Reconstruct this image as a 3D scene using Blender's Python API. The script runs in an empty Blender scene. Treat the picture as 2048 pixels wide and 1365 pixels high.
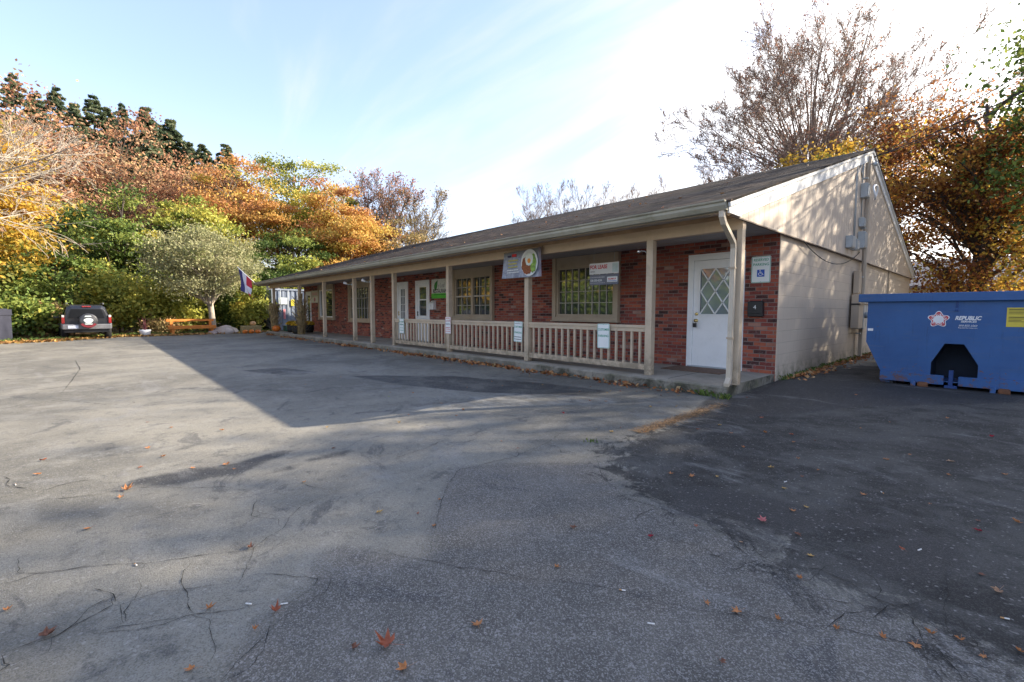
import bpy, bmesh, math, random
import numpy as np
from mathutils import Vector, Matrix
R_ = math.radians
scene = bpy.context.scene
COL = scene.collection
random.seed(7)

# ------------------------------------------------------------------ materials
class NT:
    """small helper round a node tree"""
    def __init__(s, mat):
        s.m = mat; mat.use_nodes = True; s.t = mat.node_tree
        s.t.nodes.clear()
    def n(s, typ, props=None, **inp):
        nd = s.t.nodes.new(typ)
        for k, v in (props or {}).items(): setattr(nd, k, v)
        for k, v in inp.items():
            k2 = int(k[1:]) if k[0] == 'i' and k[1:].isdigit() else k.replace('_', ' ')
            sock = nd.inputs[k2]
            if hasattr(v, 'is_output') or isinstance(v, bpy.types.NodeSocket): s.t.links.new(v, sock)
            else: sock.default_value = v
        return nd
    def math(s, op, a, b=None, c=None, clamp=False):
        nd = s.t.nodes.new('ShaderNodeMath'); nd.operation = op; nd.use_clamp = clamp
        for i, v in enumerate((a, b, c)):
            if v is None: continue
            if isinstance(v, bpy.types.NodeSocket): s.t.links.new(v, nd.inputs[i])
            else: nd.inputs[i].default_value = v
        return nd.outputs[0]
    def mix(s, f, a, b, mode='MIX'):
        nd = s.t.nodes.new('ShaderNodeMix'); nd.data_type = 'RGBA'; nd.blend_type = mode
        for i, v in ((0, f), (6, a), (7, b)):
            if isinstance(v, bpy.types.NodeSocket): s.t.links.new(v, nd.inputs[i])
            else: nd.inputs[i].default_value = (tuple(v) + (1,) if (i > 0 and len(v) == 3) else v)
        return nd.outputs[2]
    def obj(s):
        return s.n('ShaderNodeTexCoord').outputs['Object']
    def noise(s, scale, detail=3, rough=.55, vec=None, dist=0, out=0):
        nd = s.n('ShaderNodeTexNoise', Scale=scale, Detail=detail, Roughness=rough, Distortion=dist)
        s.t.links.new(vec if vec is not None else s.obj(), nd.inputs['Vector'])
        return nd.outputs[out]
    def ramp(s, f, stops, interp='LINEAR'):
        nd = s.t.nodes.new('ShaderNodeValToRGB'); cr = nd.color_ramp; cr.interpolation = interp
        while len(cr.elements) < len(stops): cr.elements.new(.5)
        for e, (p, c) in zip(cr.elements, stops):
            e.position = p; e.color = tuple(c) + (1,) if len(c) == 3 else c
        s.t.links.new(f, nd.inputs[0]); return nd.outputs[0]
    def step(s, v, lo, hi):
        nd = s.n('ShaderNodeMapRange', {'interpolation_type': 'SMOOTHSTEP'}, Value=v)
        nd.inputs[1].default_value = lo; nd.inputs[2].default_value = hi
        return nd.outputs[0]
    def attr(s, name):
        return s.n('ShaderNodeAttribute', {'attribute_name': name}).outputs['Fac']
    def bump(s, h, strength=.5, dist=.01):
        return s.n('ShaderNodeBump', Height=h, Strength=strength, Distance=dist).outputs[0]
    def out(s, shader):
        s.t.links.new(shader, s.n('ShaderNodeOutputMaterial').inputs[0])
    def pbsdf(s, **k):
        nd = s.n('ShaderNodeBsdfPrincipled')
        for kk, v in k.items():
            sock = nd.inputs[kk.replace('_', ' ')]
            if isinstance(v, bpy.types.NodeSocket): s.t.links.new(v, sock)
            else: sock.default_value = v if not (isinstance(v, tuple) and len(v) == 3) else v + (1,)
        s.out(nd.outputs[0]); return nd

MATS = {}
def paint(name, col, rough=.6, var=.12, scale=3.0, dirt=0.0, dirtcol=(.12, .10, .07), bump=.0, metal=0, spec=.4, fine=60, coat=0, grime=None):
    """painted or plain surface with slow colour drift, optional dirt in blotches and a fine bump"""
    if name in MATS: return MATS[name]
    m = bpy.data.materials.new(name); t = NT(m)
    n1 = t.noise(scale, 5, .6)
    c = t.mix(t.step(n1, .25, .75), tuple(x * (1 - var) for x in col), tuple(min(1, x * (1 + var * .6)) for x in col))
    n3 = t.noise(scale * 14, 3, .7)
    c = t.mix(t.math('MULTIPLY', t.step(n3, .45, .8), var * .8), c, tuple(x * .6 for x in col))
    if dirt:
        n2 = t.noise(scale * 2.3, 8, .7, dist=.6)
        c = t.mix(t.math('MULTIPLY', t.step(n2, .5, .72), dirt), c, dirtcol)
    if grime:                                              # splash dirt and worn paint near the foot, chips higher up
        z = t.n('ShaderNodeSeparateXYZ', Vector=t.obj()).outputs[2]
        g = t.math('MULTIPLY', t.step(z, grime[1], grime[0]), t.step(t.noise(7, 6, .75), .36, .60))
        c = t.mix(t.math('MULTIPLY', g, .75), c, (.14, .115, .08))
        chip = t.step(t.noise(16, 7, .8, dist=.5), .62, .66); c = t.mix(t.math('MULTIPLY', chip, .45), c, (.33, .27, .21))
    k = dict(Base_Color=c, Roughness=rough, Metallic=metal)
    if bump: k['Normal'] = t.bump(t.noise(fine, 4, .6), bump, .004)
    p = t.pbsdf(**k); p.inputs['Specular IOR Level'].default_value = spec
    if coat: p.inputs['Coat Weight'].default_value = coat
    MATS[name] = m; return m

def leafmat(name, stops, trans=.35, rough=.6):
    if name in MATS: return MATS[name]
    m = bpy.data.materials.new(name); t = NT(m)
    c = t.ramp(t.attr('tint'), stops)
    d = t.n('ShaderNodeBsdfPrincipled', Roughness=rough); d.inputs['Specular IOR Level'].default_value = .25
    t.t.links.new(c, d.inputs['Base Color'])
    tr = t.n('ShaderNodeBsdfTranslucent', Color=c)
    mx = t.n('ShaderNodeMixShader', i0=trans, i1=d.outputs[0], i2=tr.outputs[0])
    t.out(mx.outputs[0]); MATS[name] = m; return m

def glassmat(name, tint=(.02, .025, .025)):
    if name in MATS: return MATS[name]
    m = bpy.data.materials.new(name); t = NT(m)
    n = t.noise(1.3, 2, .5)
    c = t.mix(n, tint, tuple(x * 3.2 for x in tint))
    p = t.pbsdf(Base_Color=c, Roughness=.03, Normal=t.bump(t.noise(1.1, 1, .4), .12, .05))
    p.inputs['IOR'].default_value = 2.2
    MATS[name] = m; return m

# ------------------------------------------------------------------ mesh helpers
class MB:
    def __init__(s): s.v = []; s.f = []; s.mi = []; s.cur = 0; s.sm = []
        
    def mat(s, i): s.cur = i; return s
    def _add(s, vs, fs, smooth=False):
        b = len(s.v); s.v += [tuple(p) for p in vs]
        for f in fs: s.f.append([b + i for i in f]); s.mi.append(s.cur); s.sm.append(smooth)
        return s
    def box(s, x0, y0, z0, x1, y1, z1):
        x0, x1 = sorted((x0, x1)); y0, y1 = sorted((y0, y1)); z0, z1 = sorted((z0, z1))
        v = [(x0, y0, z0), (x1, y0, z0), (x1, y1, z0), (x0, y1, z0), (x0, y0, z1), (x1, y0, z1), (x1, y1, z1), (x0, y1, z1)]
        return s._add(v, [(0, 3, 2, 1), (4, 5, 6, 7), (0, 1, 5, 4), (1, 2, 6, 5), (2, 3, 7, 6), (3, 0, 4, 7)])
    def obox(s, c, size, rot=(0, 0, 0)):
        from mathutils import Euler
        M = Euler(rot).to_matrix(); c = Vector(c); h = [q / 2 for q in size]
        v = [c + M @ Vector((sx * h[0], sy * h[1], sz * h[2])) for sz in (-1, 1) for sx, sy in ((-1, -1), (1, -1), (1, 1), (-1, 1))]
        return s._add(v, [(0, 3, 2, 1), (4, 5, 6, 7), (0, 1, 5, 4), (1, 2, 6, 5), (2, 3, 7, 6), (3, 0, 4, 7)])
    def prism(s, poly, axis, a, b):
        """poly: 2-D points in the two other axes, in order"""
        n = len(poly)
        def mk(p, w): return {'x': (w, p[0], p[1]), 'y': (p[0], w, p[1]), 'z': (p[0], p[1], w)}[axis]
        v = [mk(p, a) for p in poly] + [mk(p, b) for p in poly]
        f = [list(range(n))[::-1], list(range(n, 2 * n))] + [(i, (i + 1) % n, n + (i + 1) % n, n + i) for i in range(n)]
        return s._add(v, f)
    def tube(s, pts, r, n=10, cap=True, smooth=True):
        pts = [Vector(p) for p in pts]; rs = r if isinstance(r, (list, tuple)) else [r] * len(pts)
        vs = []; prev = None
        for i, p in enumerate(pts):
            t = (pts[min(i + 1, len(pts) - 1)] - pts[max(i - 1, 0)]).normalized()
            if prev is None:
                a = t.cross(Vector((0, 0, 1)));
                if a.length < .05: a = t.cross(Vector((0, 1, 0)))
            else: a = prev - t * prev.dot(t)
            a.normalize(); prev = a; b = t.cross(a)
            for k in range(n):
                an = 2 * math.pi * k / n; vs.append(p + (a * math.cos(an) + b * math.sin(an)) * rs[i])
        fs = []
        for i in range(len(pts) - 1):
            for k in range(n):
                fs.append((i * n + k, i * n + (k + 1) % n, (i + 1) * n + (k + 1) % n, (i + 1) * n + k))
        s._add(vs, fs, smooth)
        if cap:
            b = len(s.v) - len(vs); m = len(pts) - 1
            s.f.append([b + k for k in range(n)][::-1]); s.f.append([b + m * n + k for k in range(n)])
            s.mi += [s.cur] * 2; s.sm += [False] * 2
        return s
    def lathe(s, prof, c=(0, 0, 0), n=20, axis='z', wob=None):
        vs = []
        for r, h in prof:
            for k in range(n):
                an = 2 * math.pi * k / n; rr = r * (wob(an, h) if wob else 1)
                a, b = rr * math.cos(an), rr * math.sin(an)
                p = {'z': (a, b, h), 'y': (a, h, -b), 'x': (h, a, b)}[axis]
                vs.append((c[0] + p[0], c[1] + p[1], c[2] + p[2]))
        m = len(prof)
        fs = [(i * n + k, i * n + (k + 1) % n, (i + 1) * n + (k + 1) % n, (i + 1) * n + k) for i in range(m - 1) for k in range(n)]
        fs += [tuple(range(n))[::-1], tuple(range((m - 1) * n, m * n))]
        return s._add(vs, fs, True)
    def build(s, name, mats, parent=None, bevel=0, off=None, smooth=None):
        if not isinstance(mats, (list, tuple)): mats = [mats]
        me = bpy.data.meshes.new(name)
        o0 = off if off is not None else ((0, 0, 0))
        me.from_pydata([(p[0] - o0[0], p[1] - o0[1], p[2] - o0[2]) for p in s.v], [], s.f)
        for m in mats: me.materials.append(m)
        me.polygons.foreach_set('material_index', s.mi)
        me.polygons.foreach_set('use_smooth', [bool(x) if smooth is None else smooth for x in s.sm])
        me.validate(); me.update()
        bm = bmesh.new(); bm.from_mesh(me); bmesh.ops.recalc_face_normals(bm, faces=bm.faces); bm.to_mesh(me); bm.free()
        o = bpy.data.objects.new(name, me); COL.objects.link(o)
        if parent is not None: o.parent = parent
        if bevel:
            b = o.modifiers.new('bevel', 'BEVEL'); b.width = bevel; b.segments = 2; b.limit_method = 'ANGLE'; b.angle_limit = R_(40)
        return o

def tag(o, label=None, cat=None, group=None, kind=None):
    if label: o['label'] = label
    if cat: o['category'] = cat
    if group: o['group'] = group
    if kind: o['kind'] = kind
    return o
def thing(name, label, cat, loc=(0, 0, 0), rz=0, group=None):
    o = bpy.data.objects.new(name, None); COL.objects.link(o); o.empty_display_size = .2
    o.location = loc; o.rotation_euler = (0, 0, rz)
    return tag(o, label, cat, group)
def copy_tree(o, parent=None):
    c = o.copy(); COL.objects.link(c)
    if parent is not None: c.parent = parent
    for ch in list(o.children): copy_tree(ch, c)
    return c

def npmesh(name, verts, faces, mat, parent=None, attrs=None, smooth=False):
    """verts (N,3), faces (M,k) arrays"""
    me = bpy.data.meshes.new(name)
    nf, k = faces.shape
    me.vertices.add(len(verts)); me.vertices.foreach_set('co', np.ascontiguousarray(verts, dtype=np.float32).ravel())
    me.loops.add(nf * k); me.loops.foreach_set('vertex_index', np.ascontiguousarray(faces, dtype=np.int32).ravel())
    me.polygons.add(nf); me.polygons.foreach_set('loop_start', np.arange(0, nf * k, k, dtype=np.int32))
    try: me.polygons.foreach_set('loop_total', np.full(nf, k, dtype=np.int32))
    except Exception: pass
    for an, vals in (attrs or {}).items():
        a = me.attributes.new(an, 'FLOAT', 'POINT'); a.data.foreach_set('value', np.ascontiguousarray(vals, dtype=np.float32))
    me.materials.append(mat); me.update(calc_edges=True)
    me.polygons.foreach_set('use_smooth', np.full(nf, smooth)); me.validate()
    o = bpy.data.objects.new(name, me); COL.objects.link(o)
    if parent is not None: o.parent = parent
    return o

def text_mesh(s, size, loc, mat, parent, name='lettering', rot=(math.pi / 2, 0, 0), align='CENTER', sx=1.0, extrude=.0006, shear=0, bold=0, space=1.0):
    cu = bpy.data.curves.new('txt', 'FONT'); cu.body = s; cu.size = size; cu.align_x = align; cu.align_y = 'CENTER'
    cu.extrude = extrude; cu.shear = shear; cu.offset = bold; cu.space_character = space; cu.resolution_u = 3
    tmp = bpy.data.objects.new('txt', cu); COL.objects.link(tmp)
    dg = bpy.context.evaluated_depsgraph_get(); dg.update()
    me = bpy.data.meshes.new_from_object(tmp.evaluated_get(dg))
    bpy.data.objects.remove(tmp); bpy.data.curves.remove(cu)
    for v in me.vertices: v.co.x *= sx
    from mathutils import Euler
    me.transform(Matrix.Translation(loc) @ Euler(rot).to_matrix().to_4x4())
    me.materials.clear(); me.materials.append(mat); me.name = name
    o = bpy.data.objects.new(name, me); COL.objects.link(o); o.parent = parent
    return o

# ------------------------------------------------------------------ trees
def tubes(P, Rr, ns):
    """P (N,k,3), Rr (N,k) -> verts, quads"""
    N, k, _ = P.shape
    T = np.empty_like(P); T[:, 1:-1] = P[:, 2:] - P[:, :-2]; T[:, 0] = P[:, 1] - P[:, 0]; T[:, -1] = P[:, -1] - P[:, -2]
    T /= np.linalg.norm(T, axis=2, keepdims=True) + 1e-9
    ref = np.zeros_like(T); ref[..., 0] = .37; ref[..., 1] = .93
    A = np.cross(T, ref); A /= np.linalg.norm(A, axis=2, keepdims=True) + 1e-9
    B = np.cross(T, A)
    an = np.arange(ns) * 2 * np.pi / ns
    V = P[:, :, None] + (A[:, :, None] * np.cos(an)[None, None, :, None] + B[:, :, None] * np.sin(an)[None, None, :, None]) * Rr[:, :, None, None]
    idx = np.arange(N * k * ns).reshape(N, k, ns)
    a = idx[:, :-1]; b = np.roll(a, -1, axis=2); d = idx[:, 1:]; c = np.roll(d, -1, axis=2)
    F = np.stack([a, b, c, d], axis=-1).reshape(-1, 4)
    return V.reshape(-1, 3), F

def unit(v): return v / (np.linalg.norm(v, axis=-1, keepdims=True) + 1e-9)

def grow(rng, P, R, m, ang, ratio, rr, k=4, trop=.15, tmin=.2, env=None, wiggle=.18):
    """children of the polylines P (N,kp,3): m each"""
    N, kp, _ = P.shape
    t = tmin + (1 - tmin) * (np.arange(m)[None] + rng.random((N, m))) / m
    f = t * (kp - 1); i = np.minimum(f.astype(int), kp - 2); w = (f - i)[..., None]
    n = np.arange(N)[:, None]
    S = P[n, i] * (1 - w) + P[n, i + 1] * w
    rs = R[n, i] * (1 - w[..., 0]) + R[n, i + 1] * w[..., 0]
    T = unit(P[n, i + 1] - P[n, i])
    L = np.linalg.norm(np.diff(P, axis=1), axis=2).sum(1)[:, None] * ratio * (1.15 - .65 * t) * rng.uniform(.7, 1.25, (N, m))
    rv = unit(rng.normal(size=(N, m, 3))); perp = unit(np.cross(T, rv))
    a = ang * rng.uniform(.65, 1.3, (N, m))[..., None]
    D = unit(T * np.cos(a) + perp * np.sin(a) + np.array([0, 0, trop]))
    S = S.reshape(-1, 3); D = D.reshape(-1, 3); L = L.reshape(-1); rs = (rs * rr).reshape(-1)
    if env is not None:
        c, r3 = env
        q = (S + D * L[:, None] - c) / r3; d = np.linalg.norm(q, axis=1); q0 = np.linalg.norm((S - c) / r3, axis=1)
        L = np.where(d > 1, L * np.clip((1.02 - q0) / (d - q0 + 1e-6), .12, 1), L)
    out = np.empty((len(S), k, 3)); out[:, 0] = S; d = D.copy()
    for j in range(1, k):
        d = unit(d + rng.normal(size=d.shape) * wiggle + np.array([0, 0, trop * .6]))
        out[:, j] = out[:, j - 1] + d * (L / (k - 1))[:, None]
    Rn = rs[:, None] * np.linspace(1, .35, k)[None]
    return out, Rn

def trunk_line(rng, h, lean=(0, 0), k=6, wig=.05):
    p = np.zeros((1, k, 3)); z = np.linspace(0, h, k)
    p[0, :, 2] = z; p[0, :, 0] = lean[0] * z / h + rng.normal(size=k) * wig * h * .15 * (z > 0)
    p[0, :, 1] = lean[1] * z / h + rng.normal(size=k) * wig * h * .15 * (z > 0)
    return p

def leaf_cards(rng, C, size, tint, aspect=.62, flat=0.0):
    N = len(C)
    a = unit(rng.normal(size=(N, 3))); b = rng.normal(size=(N, 3))
    if flat: a[:, 2] *= (1 - flat); a = unit(a); b[:, 2] *= (1 - flat)
    b = unit(b - a * (a * b).sum(1, keepdims=True))
    s = (size * rng.uniform(.6, 1.35, N))[:, None]
    V = np.stack([C - a * s * .5, C + b * s * aspect * .5, C + a * s * .55, C - b * s * aspect * .5], axis=1).reshape(-1, 3)
    F = np.arange(N * 4).reshape(-1, 4)
    return V, F, np.repeat(tint, 4)

def add_parts(root, woodlist, ns, wood, leaves, lm, crown='crown'):
    V, F, off = [], [], 0
    for (P, R), n_ in zip(woodlist, ns):
        v, f = tubes(P, R, n_); V.append(v); F.append(f + off); off += len(v)
    if V: npmesh('trunk', np.concatenate(V), np.concatenate(F), wood, root, smooth=True)
    if leaves is not None:
        v, f, t = leaves; npmesh(crown, v, f, lm, root, {'tint': t})

def leafy_tree(name, label, x, y, H, rx, zlo, lm, wood, seed, clumps=70, lpc=130, leaf=.26, tr=.16, lean=(0, 0), group=None,
               cat='tree', ry=None, sig=.17, z0=-.1, cx=0, cy=0, tintz=0.0, hollow=.45, cones=0, stems=1, twigs=None, attach=(.12, .8), rough=.24, minr=.0, zf=.62):
    rng = np.random.default_rng(seed); ry = ry or rx
    root = thing(name, label, cat, (x, y, z0), rng.uniform(0, 6.28) * 0, group)
    c = np.array([cx + lean[0] * .8, cy + lean[1] * .8, (zlo + H) / 2]); r3 = np.array([rx, ry, (H - zlo) / 2])
    d = unit(rng.normal(size=(clumps, 3)))
    lob = unit(rng.normal(size=(7, 3)))
    lobes = .80 + rough * np.clip((d @ lob.T).max(1), 0, 1) ** 4 + rng.normal(size=clumps) * .05
    rad = rng.random(clumps) ** hollow
    Cc = c + d * (rad * lobes)[:, None] * r3 * .93
    if cones: Cc[:, :2] = c[:2] + (Cc[:, :2] - c[:2]) * (1.25 - .95 * np.clip((Cc[:, 2:3] - zlo) / (H - zlo), 0, 1))
    wl = []; ns = []
    for s_ in range(stems):
        ln = (lean[0] + (rng.normal() * rx * .35 if s_ else 0), lean[1] + (rng.normal() * rx * .35 if s_ else 0))
        T = trunk_line(rng, H * .82, ln); TR = (tr * (1 - .2 * s_)) * np.array([[1.25, 1, .8, .6, .4, .15]])
        wl.append((T, TR)); ns.append(8)
    T = wl[0][0][0]
    # one limb towards each clump
    zt = np.clip(Cc[:, 2] - np.linalg.norm(Cc[:, :2] - c[:2], axis=1) * rng.uniform(.4, .9, clumps) - .2, max(zlo * .7, H * attach[0]) if attach[0] > .11 else .4, H * attach[1])
    S = np.stack([np.interp(zt, T[:, 2], T[:, 0]), np.interp(zt, T[:, 2], T[:, 1]), zt], 1)
    k = 5; u = np.linspace(0, 1, k)[None, :, None]
    bow = np.array([0, 0, 1.]) * np.linalg.norm(Cc - S, axis=1)[:, None] * .12
    LP = S[:, None] * (1 - u) + Cc[:, None] * u + bow[:, None] * np.sin(u * np.pi) + rng.normal(size=(clumps, k, 3)) * .05 * rx * u
    LR = (tr * .28 * np.linspace(1, .15, k))[None] * rng.uniform(.6, 1.2, (clumps, 1))
    wl.append((LP, LR)); ns.append(5)
    tw = grow(rng, LP, LR, 4, .7, .35, .5, 3, .1, .4) if not twigs else (LP, LR)
    if not twigs: wl.append(tw); ns.append(3)
    for lv in (twigs or []):
        tw = grow(rng, tw[0], tw[1], *lv[:4], k=4, trop=lv[4], tmin=lv[5], env=(c, r3)); tw = (tw[0], np.maximum(tw[1], minr)); wl.append(tw); ns.append(3)
    # leaves
    sg = sig * (rx + ry) / 2 * rng.uniform(.55, 1.45, clumps)
    q = rng.normal(size=(clumps, lpc, 3)) * sg[:, None, None] * np.array([1, 1, zf])
    L = (Cc[:, None] + q).reshape(-1, 3)
    if twigs:                                              # leaves hang on the finest twigs
        sel = rng.integers(0, len(tw[0]), len(L)); L = tw[0][sel, rng.integers(1, 4, len(L))] + rng.normal(size=L.shape) * .035
    ct = np.repeat(rng.random(clumps), lpc)
    t = np.clip(.72 * ct + .28 * rng.random(len(L)) + tintz * ((L[:, 2] - zlo) / (H - zlo) - .5), 0, 1)
    keep = L[:, 2] > .05; L = L[keep]; t = t[keep]
    add_parts(root, wl, ns, wood, leaf_cards(rng, L, leaf, t), lm)
    return root

def bare_tree(name, label, x, y, H, rx, zlo, lm, wood, seed, levels, tr=.2, stems=1, fan=.35, leafn=0, leaf=.12, trunk_h=None, group=None,
              z0=-.1, ry=None, k0=6, lean=(0, 0), nsides=(8, 6, 5, 4, 3, 3, 3), leafsig=.12, minr=.004):
    rng = np.random.default_rng(seed); ry = ry or rx
    root = thing(name, label, 'tree', (x, y, z0), 0, group)
    env = (np.array([lean[0] * .6, lean[1] * .6, (zlo + H) / 2]), np.array([rx, ry, (H - zlo) / 2]))
    th = trunk_h or H * .75
    P = []; R = []
    for s in range(stems):
        a = 2 * np.pi * (s + rng.random() * .6) / stems
        f = fan * (1 if stems > 1 else 0)
        T = trunk_line(rng, th, (lean[0] + math.cos(a) * f * th, lean[1] + math.sin(a) * f * th), k0, .08)
        # stems share the base then spread
        if stems > 1: T[0, :, :2] *= (np.linspace(0, 1, k0) ** 1.3)[:, None]
        P.append(T[0]); R.append(tr * (1.1 if s == 0 else .8) * np.linspace(1.1, .25, k0))
    wl = [(np.array(P), np.array(R))]
    for lv in levels:
        p, r = grow(rng, wl[-1][0], wl[-1][1], *lv[:4], k=4, trop=lv[4], tmin=lv[5], env=env)
        wl.append((p, np.maximum(r, minr)))
    leaves = None
    if leafn:
        tips = wl[-1][0]; n = len(tips)
        sel = rng.integers(0, n, leafn); j = rng.integers(1, tips.shape[1], leafn)
        L = tips[sel, j] + rng.normal(size=(leafn, 3)) * leafsig
        ct = (np.sin(L[:, 0] * .9 + seed) * np.cos(L[:, 2] * .8) + 1) / 2
        leaves = leaf_cards(rng, L, leaf, np.clip(.5 * ct + .5 * rng.random(leafn), 0, 1))
    add_parts(root, wl, nsides, wood, leaves, lm, 'crown')
    return root

def evergreen(name, label, x, y, H, rx, lm, wood, seed, z0=-.1, group=None, whorls=26, gappy=.15, leaf=.42, zlo=.12):
    rng = np.random.default_rng(seed)
    root = thing(name, label, 'tree', (x, y, z0), 0, group)
    T = trunk_line(rng, H, (0, 0), 6, .01); TR = H * .011 * np.array([[1.3, 1, .8, .55, .3, .06]])
    S, E = [], []
    for i in range(whorls):
        f = (i + .5) / whorls; z = H * (zlo + (1 - zlo) * f ** .92)
        Lr = rx * (1 - (z / H - zlo) / (1 - zlo)) ** .75 + .25
        nb = 9 if f < .8 else 6
        for b in range(nb):
            if rng.random() < gappy: continue
            a = 2 * np.pi * (b + rng.random()) / nb; l = Lr * (rng.uniform(.35, 1.2) if f < .62 else rng.uniform(.75, 1.05))
            zz = z + rng.normal() * H * .014 * (1.2 - f)
            S.append((0, 0, zz)); E.append((math.cos(a) * l, math.sin(a) * l, zz - l * rng.uniform(-.05, .3)))
    S = np.array(S); E = np.array(E); n = len(S); k = 5; u = np.linspace(0, 1, k)[None, :, None]
    BP = S[:, None] * (1 - u) + E[:, None] * u; BP[:, :, 2] += np.sin(u[..., 0] * np.pi) * .12 * np.linalg.norm(E - S, axis=1)[:, None]
    BR = .035 * np.linspace(1, .2, k)[None] * np.ones((n, 1))
    Ls = []; tt = []
    for i in range(n):
        l = np.linalg.norm(E[i] - S[i]); m = int(60 + l * 100)
        w = rng.random(m) ** .65; p = S[i] * (1 - w[:, None]) + E[i] * w[:, None]
        side = np.array([-(E[i] - S[i])[1], (E[i] - S[i])[0], 0]) / (l + 1e-6)
        p = p + side * (rng.normal(size=m) * .17 * l * (1.25 - w))[:, None]; p[:, 2] += np.sin(w * np.pi) * .12 * l - abs(rng.normal(size=m)) * .12
        Ls.append(p); tt.append(np.clip(rng.random() * .5 + .5 * rng.random(m), 0, 1))
    v = leaf_cards(rng, np.concatenate(Ls), leaf, np.concatenate(tt), .38, .35)
    add_parts(root, [(T, TR), (BP, BR)], (8, 4), wood, v, lm)
    return root
# ------------------------------------------------------------------ camera, sun, sky
cam_d = bpy.data.cameras.new('camera'); cam = bpy.data.objects.new('camera', cam_d); COL.objects.link(cam)
CF, CR, CU = Vector((-.73603, .67384, -.06477)), Vector((.67515, .73768, .00223)), Vector((-.04928, .04209, .99790))
cam.matrix_world = Matrix(((CR.x, CU.x, -CF.x, 0), (CR.y, CU.y, -CF.y, 0), (CR.z, CU.z, -CF.z, 1.139), (0, 0, 0, 1)))
cam_d.sensor_width = 36; cam_d.lens = 907.16 / 2048 * 36; cam_d.clip_start = .05; cam_d.clip_end = 2000
scene.camera = cam
SUN = Vector((.93, 1.715, 1.0)).normalized()
EL = math.asin(SUN.z); AZ = math.atan2(SUN.x, SUN.y)
sd = bpy.data.lights.new('sun', 'SUN'); sd.energy = 5.0; sd.angle = R_(.6); sd.color = (1, .89, .73)
so = bpy.data.objects.new('sun', sd); COL.objects.link(so); so.rotation_euler = (-SUN).to_track_quat('-Z', 'Y').to_euler()
so.location = (10, 20, 30)
world = bpy.data.worlds.new('World'); scene.world = world; world.use_nodes = True
wt = world.node_tree; wt.nodes.clear()
W = NT.__new__(NT); W.t = wt
sky = W.n('ShaderNodeTexSky', {'sky_type': 'NISHITA', 'sun_disc': False, 'sun_elevation': EL, 'sun_rotation': AZ, 'air_density': 1.0, 'dust_density': .6, 'ozone_density': 1.4})
tc = W.n('ShaderNodeTexCoord').outputs['Generated']
sep = W.n('ShaderNodeSeparateXYZ', Vector=tc)
den = W.math('ADD', W.math('MAXIMUM', sep.outputs[2], 0.0), .22)
px = W.math('DIVIDE', sep.outputs[0], den); py = W.math('DIVIDE', sep.outputs[1], den)
cv = W.n('ShaderNodeCombineXYZ', X=px, Y=py, Z=0.0).outputs[0]
rotv = W.n('ShaderNodeMapping', Vector=cv, Rotation=(0, 0, 0.55), Scale=(.5, 1.5, 1), Location=(1.4, .6, 0)).outputs[0]
cn = W.noise(1.15, 9, .56, rotv, .5)
cn2 = W.noise(.55, 4, .5, cv, .2)
toward = W.n('ShaderNodeVectorMath', {'operation': 'DOT_PRODUCT'}, i0=tc, i1=(.20, .947, .25)).outputs['Value']
cov = W.math('ADD', W.math('ADD', W.math('MULTIPLY', cn, 1.15), W.math('MULTIPLY', cn2, .35)), W.math('MULTIPLY', W.step(toward, .20, 1.1), .36))
cm = W.step(cov, .76, 1.10)
lowh = W.step(sep.outputs[2], .40, -.02)
cm2 = W.math('MAXIMUM', W.math('MULTIPLY', cm, .85), W.math('MULTIPLY', lowh, .7))
cbright = W.math('ADD', 2.7, W.math('MULTIPLY', W.step(toward, .6, 1.1), 6.0))
ccol = W.n('ShaderNodeVectorMath', {'operation': 'SCALE'}, i0=(1.03, 1.0, .95), Scale=cbright).outputs[0]
base = W.mix(.22, W.mix(1.0, sky.outputs[0], (1.0, .95, 1.05, 1), 'MULTIPLY'), (2.6, 2.95, 3.5, 1))
skyc = W.mix(cm2, base, ccol)
bg = W.n('ShaderNodeBackground', Color=skyc, Strength=.14)
wo = W.n('ShaderNodeOutputWorld'); wt.links.new(bg.outputs[0], wo.inputs[0])
scene.view_settings.view_transform = 'Standard'; scene.view_settings.look = 'None'
scene.view_settings.exposure = 1.58; scene.view_settings.gamma = 1
scene.render.engine = 'CYCLES'
scene.cycles.use_denoising = True
try: scene.cycles.denoiser = 'OPENIMAGEDENOISE'
except Exception: pass
scene.cycles.max_bounces = 5; scene.cycles.diffuse_bounces = 3; scene.cycles.glossy_bounces = 2; scene.cycles.transmission_bounces = 2
scene.cycles.use_adaptive_sampling = True; scene.cycles.adaptive_threshold = .015; scene.cycles.sample_clamp_indirect = 4

# ------------------------------------------------------------------ shared materials
BEAMC = paint('beam_tan_paint', (.60, .455, .31), .6, .10, 1.6, .3, (.36, .25, .15), .1)
TAN = paint('tan_trim_paint', (.56, .45, .325), .55, .12, 2.2, .35, (.26, .20, .14), .15, grime=(.10, .55))
TAN2 = paint('tan_panel_paint', (.44, .35, .25), .6, .10, 2.0, .25, (.18, .14, .10), .1)
SOFF = paint('soffit_paint', (.42, .37, .32), .65, .08, 2)
GUT = paint('gutter_enamel', (.36, .335, .26), .8, .16, 1.1, .55, (.17, .17, .10), 0, spec=.2)
WHITE = paint('white_paint', (.86, .86, .85), .45, .05, 2.5, .12, (.45, .43, .38), .05)
WHITE2 = paint('white_vinyl', (.82, .83, .84), .35, .04, 2)
GALV = paint('grey_box_enamel', (.40, .43, .44), .4, .10, 4, .2)
DARKM = paint('dark_plastic', (.018, .018, .02), .4, .2, 5)
BRASS = paint('brass', (.75, .55, .2), .25, .1, 8, metal=1)
GLASS = glassmat('window_glass'); GLASS2 = glassmat('door_glass', (.03, .035, .04))
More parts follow.
